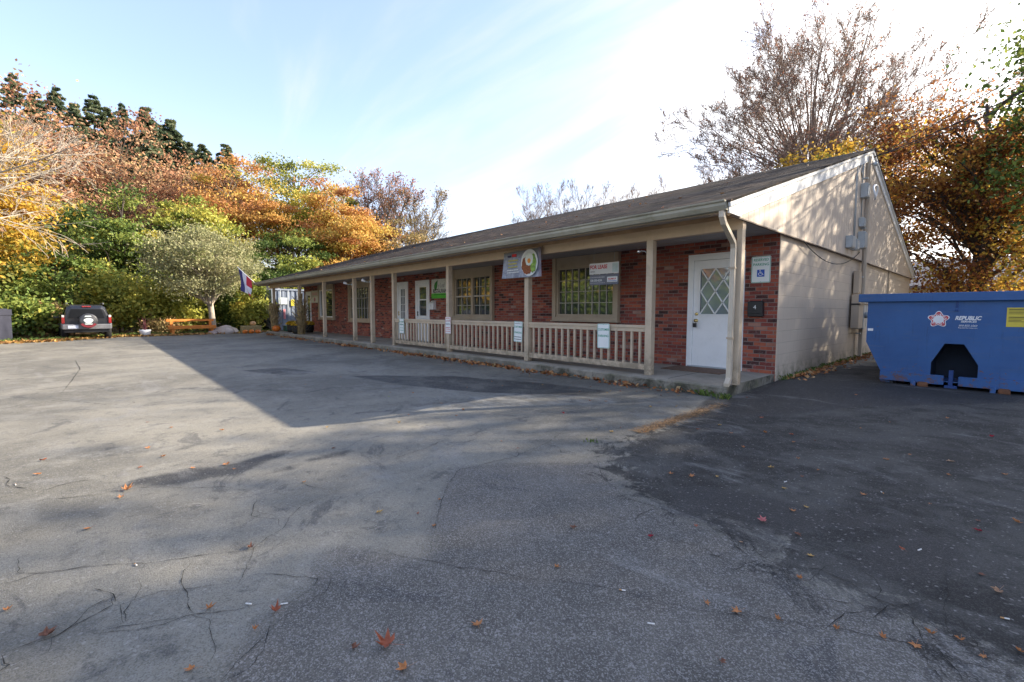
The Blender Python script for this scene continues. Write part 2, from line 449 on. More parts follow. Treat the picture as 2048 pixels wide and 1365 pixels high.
BARK = paint('bark', (.16, .125, .095), .9, .35, 3, .4, (.07, .055, .04), .8, fine=14)
BARKL = paint('pale_bark', (.42, .36, .29), .9, .3, 3, .5, (.2, .16, .12), .7, fine=12)
BARKD = paint('dark_bark', (.07, .055, .045), .9, .3, 3)

def brick_material():
    m = bpy.data.materials.new('red_brick'); t = NT(m)
    o = t.obj(); s = t.n('ShaderNodeSeparateXYZ', Vector=o)
    wob = t.noise(9, 2, .5, o); wv = t.math('MULTIPLY', t.math('SUBTRACT', wob, .5), .010)
    v = t.n('ShaderNodeCombineXYZ', X=t.math('ADD', t.math('ADD', s.outputs[0], s.outputs[1]), wv), Y=t.math('ADD', s.outputs[2], wv), Z=0.0).outputs[0]
    b = t.n('ShaderNodeTexBrick', {'offset': .5}, Vector=v, Color1=(0, 0, 0, 1), Color2=(1, 1, 1, 1), Mortar=(.5, .5, .5, 1), Scale=1.0,
            Mortar_Size=.0065, Mortar_Smooth=.15, Bias=0.0, Brick_Width=.205, Row_Height=.0685)
    rnd = b.outputs['Color']; fac = b.outputs['Fac']
    col = t.ramp(rnd, [(0, (.03, .02, .02)), (.10, (.055, .028, .028)), (.16, (.17, .042, .036)), (.38, (.32, .070, .048)), (.6, (.42, .115, .060)),
                       (.8, (.19, .05, .045)), (.92, (.38, .13, .07)), (1, (.40, .28, .23))])
    n1 = t.noise(5, 4, .65, o)
    col = t.mix(t.math('MULTIPLY', t.step(n1, .35, .75), .55), col, (.14, .035, .03), 'MIX')
    n2 = t.noise(60, 3, .7, o); col = t.mix(t.math('MULTIPLY', t.step(n2, .4, .8), .35), col, (.40, .17, .11))
    low = t.step(s.outputs[2], 1.0, .1); n3 = t.noise(6.5, 5, .75, o, .6)
    eff = t.math('MULTIPLY', t.math('ADD', t.math('MULTIPLY', low, .55), .22), t.step(n3, .56, .76))
    col = t.mix(eff, col, (.50, .33, .32))
    mort = t.mix(n1, (.17, .13, .115), (.30, .24, .205))
    c = t.mix(fac, col, mort)
    h = t.math('ADD', t.math('SUBTRACT', 1.0, fac), t.math('MULTIPLY', n2, .3))
    p = t.pbsdf(Base_Color=c, Roughness=.82, Normal=t.bump(h, .8, .008)); p.inputs['Specular IOR Level'].default_value = .25
    return m
BRICK = brick_material()

def block_material():
    m = bpy.data.materials.new('painted_block'); t = NT(m)
    o = t.obj(); s = t.n('ShaderNodeSeparateXYZ', Vector=o)
    v = t.n('ShaderNodeCombineXYZ', X=t.math('ADD', s.outputs[1], s.outputs[0]), Y=s.outputs[2], Z=0.0).outputs[0]
    b = t.n('ShaderNodeTexBrick', {'offset': .5}, Vector=v, Color1=(0, 0, 0, 1), Color2=(1, 1, 1, 1), Mortar=(.5, .5, .5, 1), Scale=1.0,
            Mortar_Size=.006, Mortar_Smooth=.5, Bias=0.0, Brick_Width=.406, Row_Height=.203)
    fac = b.outputs['Fac']; n1 = t.noise(1.3, 5, .6, o)
    c = t.mix(n1, (.55, .45, .35), (.66, .555, .44))
    c = t.mix(t.math('MULTIPLY', b.outputs['Color'], .10), c, (.45, .38, .31))
    low = t.step(s.outputs[2], .45, -.05); n2 = t.noise(5, 6, .7, o)
    c = t.mix(t.math('MULTIPLY', low, t.step(n2, .35, .7)), c, (.20, .18, .12))
    c = t.mix(t.math('MULTIPLY', fac, .35), c, (.34, .29, .23))
    h = t.math('ADD', t.math('SUBTRACT', 1.0, fac), t.math('MULTIPLY', t.noise(70, 3, .6, o), .35))
    p = t.pbsdf(Base_Color=c, Roughness=.75, Normal=t.bump(h, .6, .006)); p.inputs['Specular IOR Level'].default_value = .3
    return m
BLOCK = block_material()

def shingle_material():
    m = bpy.data.materials.new('asphalt_shingles'); t = NT(m)
    o = t.obj(); s = t.n('ShaderNodeSeparateXYZ', Vector=o)
    w = t.math('MULTIPLY', t.math('SUBTRACT', t.noise(2.2, 3, .6, o), .5), .05)
    v = t.n('ShaderNodeCombineXYZ', X=s.outputs[0], Y=t.math('ADD', s.outputs[1], w), Z=0.0).outputs[0]
    b = t.n('ShaderNodeTexBrick', {'offset': .37, 'squash': 1.5, 'squash_frequency': 3}, Vector=v, Color1=(0, 0, 0, 1), Color2=(1, 1, 1, 1), Mortar=(0, 0, 0, 1), Scale=1.0,
            Mortar_Size=.012, Mortar_Smooth=.3, Bias=0.0, Brick_Width=.24, Row_Height=.142)
    col = t.ramp(b.outputs['Color'], [(0, (.008, .0065, .006)), (.3, (.018, .0135, .0115)), (.6, (.032, .0235, .019)), (.85, (.085, .063, .050)), (1, (.03, .025, .025))])
    n2 = t.noise(160, 2, .7, o); col = t.mix(t.math('MULTIPLY', t.step(n2, .45, .7), .25), col, (.16, .14, .13))
    n1 = t.noise(.8, 5, .6, o, .4); col = t.mix(t.math('MULTIPLY', t.step(n1, .52, .72), .5), col, (.075, .07, .04))
    band = t.noise(.35, 2, .5, t.n('ShaderNodeCombineXYZ', X=t.math('MULTIPLY', s.outputs[0], .15), Y=t.math('MULTIPLY', s.outputs[1], 2.2), Z=0.0).outputs[0])
    col = t.mix(t.math('MULTIPLY', t.step(band, .45, .62), .65), col, (.035, .033, .035))
    col = t.mix(t.math('MULTIPLY', b.outputs['Fac'], .8), col, (.02, .018, .018))
    fy = t.math('FRACT', t.math('DIVIDE', t.math('ADD', s.outputs[1], w), .142))
    h = t.math('ADD', t.math('SUBTRACT', 1.0, t.math('MULTIPLY', fy, .9)), t.math('MULTIPLY', b.outputs['Color'], .5))
    p = t.pbsdf(Base_Color=col, Roughness=1.0, Normal=t.bump(h, 1.0, .02)); p.inputs['Specular IOR Level'].default_value = .05
    return m
SHING = shingle_material()

def siding_material():
    m = bpy.data.materials.new('tan_siding'); t = NT(m); o = t.obj()
    mp = t.n('ShaderNodeMapping', Vector=o, Scale=(1, 9, .8)).outputs[0]
    g = t.noise(6, 5, .65, mp); n1 = t.noise(.9, 4, .6, o)
    c = t.mix(n1, (.60, .49, .385), (.70, .59, .47)); c = t.mix(t.math('MULTIPLY', t.step(g, .45, .8), .3), c, (.46, .38, .30))
    p = t.pbsdf(Base_Color=c, Roughness=.7, Normal=t.bump(g, .35, .004)); p.inputs['Specular IOR Level'].default_value = .3
    return m
SIDING = siding_material()

def concrete_material(name, a, b_, moss=.6):
    m = bpy.data.materials.new(name); t = NT(m); o = t.obj(); s = t.n('ShaderNodeSeparateXYZ', Vector=o)
    n1 = t.noise(1.2, 6, .65, o, .4); c = t.mix(t.step(n1, .3, .7), a, b_)
    n2 = t.noise(45, 4, .7, o); c = t.mix(t.math('MULTIPLY', t.step(n2, .4, .75), .35), c, tuple(x * .55 for x in a))
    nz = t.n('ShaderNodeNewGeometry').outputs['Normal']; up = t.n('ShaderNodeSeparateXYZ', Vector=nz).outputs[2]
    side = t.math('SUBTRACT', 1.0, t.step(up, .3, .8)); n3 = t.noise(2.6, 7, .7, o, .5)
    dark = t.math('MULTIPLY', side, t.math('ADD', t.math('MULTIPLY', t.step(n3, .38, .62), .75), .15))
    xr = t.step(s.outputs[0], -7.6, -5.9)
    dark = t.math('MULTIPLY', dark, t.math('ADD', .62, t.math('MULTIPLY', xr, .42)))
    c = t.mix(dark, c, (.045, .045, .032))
    c = t.mix(t.math('MULTIPLY', side, t.math('MULTIPLY', t.step(t.noise(5, 5, .7, o), .5, .7), .35)), c, (.16, .17, .08))
    p = t.pbsdf(Base_Color=c, Roughness=.88, Normal=t.bump(t.math('ADD', n2, n3), .5, .006)); p.inputs['Specular IOR Level'].default_value = .25
    return m
CONC = concrete_material('porch_concrete', (.25, .225, .18), (.37, .335, .28))

# ------------------------------------------------------------------ ground, lot
BX0, BX1, EX0, EX1 = -26.35, -2.64, -26.55, -2.50       # wall ends, roof ends
YW, YP, YE, YR, YB = 8.53, 6.80, 6.20, 14.83, 23.40     # wall, posts, eave, ridge, back eave
LEAVES= [(-3.05, 5.22, 'y', 1), (-2.85, 5.49, 'y', 0.8), (-2.44, 4.07, 'o', 1), (-2.72, 4.05, 'r', 0.7), (-2.14, 4.59, 'r', 1), (-2.06, 4.93, 'y', 1.1), (-1.84, 4.7, 'o', 0.9), (-1.62, 4.97, 'o', 1), (-1.4, 5.09, 'r', 1.1), (-1.31, 4.8, 'o', 1), (-1.88, 5.66, 'r', 1), (-1.39, 7.81, 'o', 1.1), (-0.41, 7.02, 'o', 1.1), (-0.05, 6.4, 'c', 1.1), (-1.13, 4.29, 'o', 0.7), (-1.21, 3.88, 'y', 1.1), (-1.67, 3.16, 'o', 1), (-1.54, 3.23, 'o', 1.1), (-0.94, 4.09, 'o', 0.7), (-1.0, 3.49, 'y', 0.9), (-0.63, 4.82, 'o', 1.3), (-0.27, 5.14, 't', 1.6), (0.04, 5.03, 'o', 1), (-0.6, 3.75, 'o', 1), (-0.28, 3.9, 'o', 0.6), (-0.8, 3.25, 'y', 0.7), (-0.84, 3.12, 'o', 0.9), (-0.91, 2.83, 'p', 1.1), (-0.73, 2.81, 'b', 1), (-1.26, 2.19, 'c', 1), (-1.61, 1.95, 'b', 0.8), (-0.05, 3.61, 'c', 1), (0.1, 3.92, 'o', 1), (-0.9, 2.49, 't', 0.6), (-0.61, 2.61, 'y', 0.9), (-0.31, 3.03, 'r', 0.8), (-0.59, 2.34, 'o', 0.8), (-1.41, 1.58, 'o', 0.8), (-0.8, 1.85, 'o', 0.7), (-0.69, 1.89, 'o', 1), (-0.56, 1.96, 'o', 0.6), (-0.26, 2.14, 'o', 0.7), (-0.14, 2.3, 'o', 1), (-0.17, 2.18, 'o', 0.8), (-0.06, 2.34, 'o', 0.8), (-0.0, 2.29, 'o', 0.7), (0.03, 2.88, 't', 1.3), (-0.39, 2.07, 'o', 0.8), (-0.62, 1.57, 'b', 0.7), (0.09, 2.42, 'o', 0.7), (-3.56, 4.11, 'c', 0.7), (-3.66, 5.09, 'o', 0.9), (-3.28, 6.39, 'o', 1.1), (-2.43, 6.72, 'r', 0.7), (-1.0, 5.91, 'o', 0.8), (-1.19, 5.02, 'b', 0.7), (-0.52, 5.13, 'o', 0.8), (-0.98, 3.83, 'b', 0.7), (-0.25, 4.7, 'o', 0.8), (-0.03, 3.01, 'b', 0.7), (-0.06, 3.79, 'b', 0.7), (-2.39, 5.27, 'r', 0.7), (-3.84, 4.97, 'r', 0.8), (-4.79, 1.74, 'y', 1.2), (-4.47, 2.41, 'y', 1), (-4.02, 1.51, 'b', 1.2), (-5.97, 3.45, 'o', 1), (-5.95, 3.05, 'g', 0.8), (-2.54, 1.23, 'y', 1.2), (-3.35, 1.05, 'o', 1), (-2.45, 1.6, 'o', 0.6), (-2.36, 1.39, 'r', 0.7), (-2.16, 1.37, 'o', 0.6), (-1.61, 1.95, 'b', 1), (-1.34, 1.05, 'o', 1.1), (-1.48, 0.74, 'r', 1.6), (-1.55, 0.64, 'b', 0.9), (-1.34, 0.73, 'o', 1), (-2.92, 2.74, 'b', 1), (-5.05, 3.35, 'o', 1), (-4.52, 3.33, 'o', 1), (-4.32, 3.07, 'o', 0.8), (-2.67, 3.84, 'y', 1.4), (-3.57, 4.12, 'c', 0.8), (-5.86, 4.38, 'o', 0.9), (-6.04, 5.05, 'o', 0.9), (-6.34, 0.37, 'r', 1), (-5.86, 0.53, 'o', 1), (-5.39, 0.91, 'o', 1.2), (-5.15, 0.29, 'o', 1.4), (-4.74, 0.36, 'o', 1), (-4.25, 0.5, 'o', 1.1), (-4.17, 0.72, 'o', 1.2), (-4.0, 0.74, 'o', 0.8), (-4.53, 0.2, 'r', 0.9), (-5.28, -0.38, 'r', 1), (-4.84, -0.36, 'o', 1.1), (-4.01, 0.1, 'o', 1.7), (-3.44, -0.08, 'o', 1), (-2.59, 0.54, 'b', 1), (-2.39, -0.19, 'b', 1.3), (-1.96, 0.49, 'r', 1.2), (-2.17, 0.29, 'o', 0.8), (-1.9, 0.4, 'o', 0.7), (-1.83, 0.19, 'o', 0.9), (-2.71, -0.32, 'o', 0.8), (-3.89, 0.07, 'o', 1)]
BUTTS= [(-1.99, 0.53), (-2.79, 0.09), (-2.09, 0.42), (-4.67, -0.47), (-0.89, 1.56), (-1.09, 1.66), (-0.25, 3.09), (-0.52, 3.9), (-1.03, 3.63), (0.05, 2.64), (-3.11, 5.31)]
CRACKS= [[(-4.27, -0.5), (-4.21, -0.37), (-4.17, -0.24), (-4.07, -0.04), (-4.08, 0.05), (-4.03, 0.19), (-3.93, 0.32), (-3.78, 0.44), (-3.67, 0.6), (-3.52, 0.68), (-3.43, 0.76)], [(-3.43, 0.76), (-3.36, 1.03), (-3.23, 1.06), (-3.08, 1.14)], [(-3.07, 1.24), (-2.98, 0.99), (-2.92, 0.88), (-2.81, 0.79), (-2.69, 0.74), (-2.64, 0.64), (-2.56, 0.55), (-2.45, 0.51), (-2.32, 0.46), (-2.29, 0.43)], [(-3.32, -0.4), (-3.27, -0.34), (-3.06, -0.32), (-2.99, -0.23), (-2.91, -0.07), (-2.72, 0.18), (-2.68, 0.3), (-2.56, 0.55)], [(-2.33, 0.47), (-2.28, 0.55), (-2.17, 0.64), (-2.08, 0.7), (-2.02, 0.64), (-1.99, 0.57), (-1.96, 0.54)], [(-2.37, -0.3), (-2.38, -0.21), (-2.37, -0.13)], [(-2.31, -0.05), (-2.28, 0.03), (-2.21, 0.16), (-2.17, 0.24), (-2.1, 0.34), (-2.07, 0.46), (-2.02, 0.54)], [(-2.29, 0.03), (-2.46, 0.02), (-2.45, 0.13), (-2.41, 0.23), (-2.31, 0.4)], [(-2.67, -0.05), (-2.56, -0.0), (-2.49, 0.01)], [(-1.7, 0.25), (-1.78, 0.31), (-1.81, 0.38), (-1.87, 0.44)], [(-4.99, -0.58), (-4.86, -0.52), (-4.68, -0.51), (-4.5, -0.39), (-4.36, -0.36)], [(-2.3, 0.24), (-2.17, 0.24)], [(-3.3, 0.74), (-3.09, 0.67), (-2.91, 0.75), (-2.89, 0.81)], [(-2.25, 0.88), (-2.09, 1.01), (-1.87, 1.15), (-1.69, 1.24), (-1.54, 1.35), (-1.4, 1.46), (-1.24, 1.58), (-1.09, 1.67), (-0.89, 1.75), (-0.78, 1.8), (-0.66, 1.89), (-0.41, 2.05), (-0.27, 2.13), (-0.1, 2.23), (0.13, 2.36)], [(-1.88, 1.15), (-2.08, 1.32), (-2.4, 1.57), (-2.65, 1.79), (-2.84, 2.03), (-2.71, 2.37), (-2.48, 2.65), (-2.24, 2.92)], [(-2.28, 3.05), (-1.96, 2.76), (-1.64, 2.55), (-1.4, 2.57), (-1.28, 2.54), (-1.08, 2.54), (-0.87, 2.51), (-0.77, 2.41), (-0.68, 2.39), (-0.55, 2.5), (-0.42, 2.48), (-0.32, 2.42), (-0.24, 2.43), (-0.14, 2.64), (-0.13, 2.82), (-0.15, 3.0)], [(-1.2, 2.23), (-1.04, 2.28), (-0.89, 2.26), (-0.77, 2.19), (-0.62, 2.19)], [(-0.68, 2.39), (-0.62, 2.31), (-0.59, 2.22)], [(-0.57, 2.2), (-0.42, 2.27), (-0.28, 2.35), (-0.24, 2.43)], [(-2.7, 6.22), (-2.56, 5.56), (-2.47, 4.53), (-2.47, 3.93), (-2.45, 3.56), (-2.28, 3.05)], [(-0.21, 2.39), (-0.17, 2.27), (-0.15, 2.19)], [(-0.13, 2.83), (-0.1, 2.42), (-0.05, 2.31), (-0.02, 2.27)], [(-3.41, 1.8), (-3.47, 2.09), (-3.59, 2.43)], [(-4.96, 4.93), (-4.62, 4.62)], [(-2.82, 2.01), (-2.8, 2.15), (-2.76, 2.56), (-2.8, 2.74), (-2.85, 3.04), (-3.07, 3.62)], [(-1.3, 2.52), (-1.25, 2.4), (-1.16, 2.42)], [(-0.99, 2.56), (-0.91, 2.43), (-0.81, 2.37), (-0.76, 2.33)], [(-0.33, 2.2), (-0.29, 2.36), (-0.22, 2.49)], [(-15.89, -0.97), (-15.54, 1.34), (-11.29, 2.27)], [(-8.38, -0.93), (-8.78, -0.42), (-7.67, 0.23)], [(-15.73, -0.44), (-12.99, -0.3), (-9.31, -0.44)]]
LOT_PATCHES= {'seal': [(-2.67, 6.59), (-2.54, 5.5), (-2.47, 4.53), (-2.47, 3.93), (-2.45, 3.56), (-2.28, 3.05), (-1.96, 2.77), (-1.64, 2.55), (-1.4, 2.57), (-1.08, 2.54), (-0.87, 2.5), (-0.77, 2.42), (-0.66, 2.32), (-0.55, 2.21), (-0.39, 2.27), (-0.15, 2.27), (0.16, 2.38), (0.72, 2.91), (3.71, 16.41), (0.29, 14.73), (-2.24, 11.88), (-2.98, 9.66)], 'd1': [(-4.07, -0.04), (-4.25, 0.16), (-4.23, 0.45), (-4.19, 0.75), (-4.26, 1.13), (-4.2, 1.29), (-4.04, 1.0), (-3.87, 0.75), (-3.92, 0.46), (-3.9, 0.35), (-4.08, 0.15)], 'd2': [(-4.82, 0.39), (-5.0, 0.53), (-5.14, 0.92), (-4.89, 0.56)], 'd3': [(-3.76, 0.7), (-3.79, 1.0), (-3.85, 1.24), (-3.87, 1.6), (-3.74, 1.55), (-3.78, 1.21), (-3.7, 1.1), (-3.72, 0.73)], 'd3b': [(-3.87, 1.2), (-3.95, 1.41), (-3.88, 1.64), (-3.79, 1.64), (-3.77, 1.44), (-3.8, 1.21)], 'd4': [(-1.49, 2.77), (-1.55, 3.07), (-1.35, 3.16), (-1.07, 3.23), (-0.74, 3.28), (-0.4, 3.54), (-0.29, 3.5), (-0.27, 3.35), (-0.63, 3.0), (-0.78, 2.64), (-0.69, 2.43), (-0.79, 2.42), (-1.09, 2.57), (-1.33, 2.53)], 'd5': [(-2.48, 5.09), (-2.96, 6.8), (-2.87, 9.0), (-1.46, 10.6), (0.22, 10.37), (0.19, 8.63), (-1.09, 7.2), (-1.79, 6.04), (-2.13, 5.29)], 'd6': [(-2.01, 0.07), (-2.04, 0.1), (-2.0, 0.16), (-1.97, 0.15), (-1.98, 0.08)], 'd7': [(-3.48, 0.16), (-3.5, 0.24), (-3.4, 0.25)], 'd8': [(-1.28, 1.76), (-1.24, 1.82), (-1.21, 1.78), (-1.25, 1.73)], 'd9': [(-8.42, 3.52), (-7.16, 4.95), (-5.23, 5.67), (-3.96, 5.87), (-4.23, 5.13), (-5.43, 4.21), (-6.83, 3.71)], 'd10': [(-10.63, 2.14), (-10.72, 2.92), (-9.31, 3.28), (-9.45, 2.57)], 'd11': [(-0.34, 3.53), (-0.08, 3.2), (-0.1, 2.78), (-0.24, 2.63), (-0.5, 2.65)], 'l1': [(-5.15, 2.79), (-5.08, 3.27), (-5.23, 3.93), (-5.11, 4.47), (-4.82, 4.8), (-3.78, 5.42), (-3.41, 5.14), (-4.0, 4.27), (-4.55, 3.25), (-4.57, 2.7), (-4.92, 2.66)], 'l2': [(-4.55, 1.72), (-4.75, 2.19), (-4.64, 2.54), (-4.47, 2.01), (-4.38, 1.78)], 'l3': [(-0.72, 4.1), (-0.59, 4.53), (-0.41, 4.74), (-0.34, 4.7), (-0.51, 4.44)], 'l4': [(0.02, 2.66), (0.07, 2.69), (0.08, 2.63), (0.05, 2.58)], 'l5': [(-1.15, 2.3), (-1.11, 2.38), (-1.09, 2.33), (-1.13, 2.28)], 'l6': [(-1.55, 3.6), (-1.3, 3.64), (-1.21, 3.32), (-1.39, 3.25)], 'l7': [(-5.29, -0.21), (-5.4, 0.08), (-5.29, 0.58), (-5.07, 0.2), (-5.12, -0.17)], 'l8': [(-1.38, 1.84), (-1.35, 1.91), (-1.32, 1.86), (-1.36, 1.83)], 'coarse': [(-1.61, 0.21), (-1.78, 0.31), (-1.91, 0.45), (-2.08, 0.7), (-2.25, 0.88), (-1.87, 1.15), (-2.08, 1.32), (-2.4, 1.57), (-2.65, 1.79), (-2.84, 2.03), (-2.71, 2.37), (-2.24, 2.92), (-1.96, 2.76), (-1.64, 2.55), (-1.26, 2.51), (-0.86, 2.48), (-0.67, 2.35), (-0.42, 2.27), (-0.24, 2.35), (0.1, 2.33), (0.09, 1.68), (-1.31, 0.14)]}  # outlines of dark stains, sealed and coarse zones, and paler patches


def sdf(P, poly):
    """signed distance to a polygon, positive inside"""
    poly = np.array(poly); d = np.full(len(P), 1e9); ins = np.zeros(len(P), bool)
    for i in range(len(poly)):
        a, b = poly[i], poly[(i + 1) % len(poly)]; e = b - a; w = P - a
        h = np.clip((w @ e) / (e @ e + 1e-9), 0, 1); d = np.minimum(d, np.linalg.norm(w - e * h[:, None], axis=1))
        c = ((a[1] > P[:, 1]) != (b[1] > P[:, 1])) & (P[:, 0] < (b[0] - a[0]) * (P[:, 1] - a[1]) / (b[1] - a[1] + 1e-12) + a[0])
        ins ^= c
    return np.where(ins, d, -d)

def lot_material():
    m = bpy.data.materials.new('worn_asphalt'); t = NT(m); o = t.obj()
    big = t.noise(.35, 5, .6, o, .4); mid = t.noise(2.1, 6, .68, o, .5); fine = t.noise(9, 5, .7, o)
    vor = t.n('ShaderNodeTexVoronoi', {'feature': 'F1'}, Vector=o, Scale=210.0, Randomness=1.0)
    cell = t.n('ShaderNodeSeparateColor', Color=vor.outputs['Color']).outputs[0]
    vor2 = t.n('ShaderNodeTexVoronoi', {'feature': 'F1'}, Vector=o, Scale=95.0, Randomness=1.0)
    cell2 = t.n('ShaderNodeSeparateColor', Color=vor2.outputs['Color']).outputs[1]
    base = t.mix(t.step(big, .41, .60), (.132, .124, .103), (.222, .206, .168))
    base = t.mix(t.math('MULTIPLY', t.step(mid, .47, .66), .55), base, (.25, .238, .205))
    base = t.mix(t.math('MULTIPLY', t.step(fine, .52, .66), .38), base, (.070, .068, .066))
    wn = t.math('MULTIPLY', t.math('SUBTRACT', mid, .5), 1.1); wn2 = t.math('MULTIPLY', t.math('SUBTRACT', fine, .5), .28)
    edge = t.math('ADD', wn, wn2)
    coarse = t.step(t.math('ADD', t.attr('coarse'), t.math('MULTIPLY', edge, .25)), -.10, .06)
    base = t.mix(t.math('MULTIPLY', coarse, .85), base, t.mix(t.step(mid, .3, .7), (.078, .072, .063), (.134, .122, .106)))
    rag = t.math('MULTIPLY', t.math('SUBTRACT', t.noise(3.1, 10, .78, o, .6), .5), 2.1)
    seal = t.step(t.math('ADD', t.attr('seal'), rag), -.06, .14)
    sealc = t.mix(t.step(mid, .43, .60), (.010, .0095, .009), (.047, .045, .041))
    sealc = t.mix(t.math('MULTIPLY', t.step(t.noise(.9, 7, .7, o, .9), .50, .62), .55), sealc, (.084, .080, .072))
    sealc = t.mix(t.math('MULTIPLY', t.step(fine, .52, .68), .4), sealc, (.078, .076, .072))
    base = t.mix(t.math('MULTIPLY', seal, .93), base, sealc)
    dark = t.step(t.math('ADD', t.attr('dark'), t.math('MULTIPLY', edge, .20)), -.03, .06)
    base = t.mix(t.math('MULTIPLY', dark, t.math('ADD', .42, t.math('MULTIPLY', t.step(mid, .35, .6), .45))), base, (.020, .020, .021))
    light = t.step(t.math('ADD', t.attr('light'), t.math('MULTIPLY', edge, .30)), -.03, .10)
    streak = t.step(t.noise(3.2, 7, .72, t.n('ShaderNodeMapping', Vector=o, Scale=(.6, 1.8, 1)).outputs[0], .6), .40, .64)
    base = t.mix(t.math('MULTIPLY', light, t.math('MULTIPLY', streak, .5)), base, (.33, .325, .30))
    spot = t.step(t.noise(1.7, 9, .76, o, 1.2), .545, .64); base = t.mix(t.math('MULTIPLY', spot, .6), base, (.05, .05, .052))
    spot2 = t.step(t.noise(1.1, 8, .74, t.n('ShaderNodeMapping', Vector=o, Location=(7, 3, 1), Scale=(.6, 1.6, 1)).outputs[0], .8), .55, .67); base = t.mix(t.math('MULTIPLY', spot2, .42), base, (.24, .235, .225))
    # stone chips
    agg = t.math('MULTIPLY', t.step(cell, .55, 1.0), t.math('ADD', t.math('MULTIPLY', coarse, .32), .20))
    agg = t.math('MULTIPLY', agg, t.math('SUBTRACT', 1.0, t.math('MULTIPLY', seal, .45)))
    base = t.mix(agg, base, (.36, .345, .33))
    base = t.mix(t.math('MULTIPLY', t.step(cell, .45, .0), .38), base, (.03, .03, .032))
    base = t.mix(t.math('MULTIPLY', t.step(cell2, .965, .995), .35), base, (.40, .38, .36))
    h = t.math('ADD', t.math('MULTIPLY', vor.outputs['Distance'], -.55), t.math('ADD', t.math('MULTIPLY', cell, .5), t.math('MULTIPLY', fine, .8)))
    rough = t.math('SUBTRACT', .86, t.math('MULTIPLY', dark, .14))
    p = t.pbsdf(Base_Color=base, Roughness=rough, Normal=t.bump(h, .55, .006)); p.inputs['Specular IOR Level'].default_value = .35
    return m
LOTM = lot_material()

def lot_z(x, y):
    """height of the asphalt: flat at -0.09, ramping up to the slab level round the near gable corner"""
    r = np.clip((y - 5.6) / 3.2, 0, 1) * np.clip((x + 2.95) / .55, 0, 1)
    return -.09 + .088 * r * r * (3 - 2 * r) - .045 * np.clip((x - 1) / 6, 0, 1) * 0
def lot_h(x, y): return float(lot_z(np.array([x]), np.array([y]))[0])
def build_lot():
    xs = np.concatenate([np.linspace(-30, -12, 70)[:-1], np.arange(-12, 3.5, .06), np.linspace(3.5, 16, 30)[1:]])
    ys = np.concatenate([np.linspace(-16, -3, 40)[:-1], np.arange(-3, 9.5, .06), np.linspace(9.5, 32, 50)[1:]])
    X, Y = np.meshgrid(xs, ys, indexing='ij')
    edge = np.interp(Y, [-16, -4, -2.67, -1.39, .96, 2.64, 5.8, 7.4, 12, 32], [-25.3, -25, -25.1, -25.6, -28.1, -28.1, -28.6, -29.6, -30.5, -31])
    edge = edge + .12 * np.sin(Y * 3.1) + .07 * np.sin(Y * 7.7)
    Xn = np.where(X < -12, edge + (X + 30) * ((-12 - edge) / 18), X)
    P = np.stack([Xn.ravel(), Y.ravel()], 1); Z = lot_z(P[:, 0], P[:, 1])
    near = (P[:, 0] > -13) & (P[:, 0] < 6) & (P[:, 1] < 17)
    at = {}
    for key, names in dict(seal=['seal'], coarse=['coarse'], dark=[k for k in LOT_PATCHES if k[0] == 'd'], light=[k for k in LOT_PATCHES if k[0] == 'l']).items():
        v = np.full(len(P), -1.0)
        vv = np.max([sdf(P[near], LOT_PATCHES[k]) for k in names], axis=0); v[near] = np.clip(vv, -1, 1); at[key] = v
    nx, ny = X.shape; idx = np.arange(nx * ny).reshape(nx, ny)
    F = np.stack([idx[:-1, :-1], idx[1:, :-1], idx[1:, 1:], idx[:-1, 1:]], -1).reshape(-1, 4)
    o = npmesh('parking_lot', np.column_stack([P, Z]), F, LOTM, None, at, smooth=True)
    tag(o, kind='structure')
build_lot()

def forest_floor():
    m = bpy.data.materials.new('leaf_litter_ground'); t = NT(m); o = t.obj()
    n1 = t.noise(.5, 6, .65, o); n2 = t.noise(7, 5, .75, o); n3 = t.noise(28, 3, .7, o)
    c = t.mix(t.step(n1, .42, .58), (.07, .085, .025), (.15, .09, .045))
    c = t.mix(t.math('MULTIPLY', t.step(n2, .48, .62), .8), c, (.26, .13, .045)); c = t.mix(t.math('MULTIPLY', t.step(n3, .5, .7), .6), c, (.05, .045, .025))
    t.pbsdf(Base_Color=c, Roughness=.95, Normal=t.bump(n3, .8, .04)); return m
LITTER = forest_floor()
gm = MB(); gm._add([(-900, -900, -.16), (900, -900, -.16), (900, 900, -.16), (-900, 900, -.16)], [(0, 1, 2, 3)])
tag(gm.build('ground', LITTER), kind='structure')

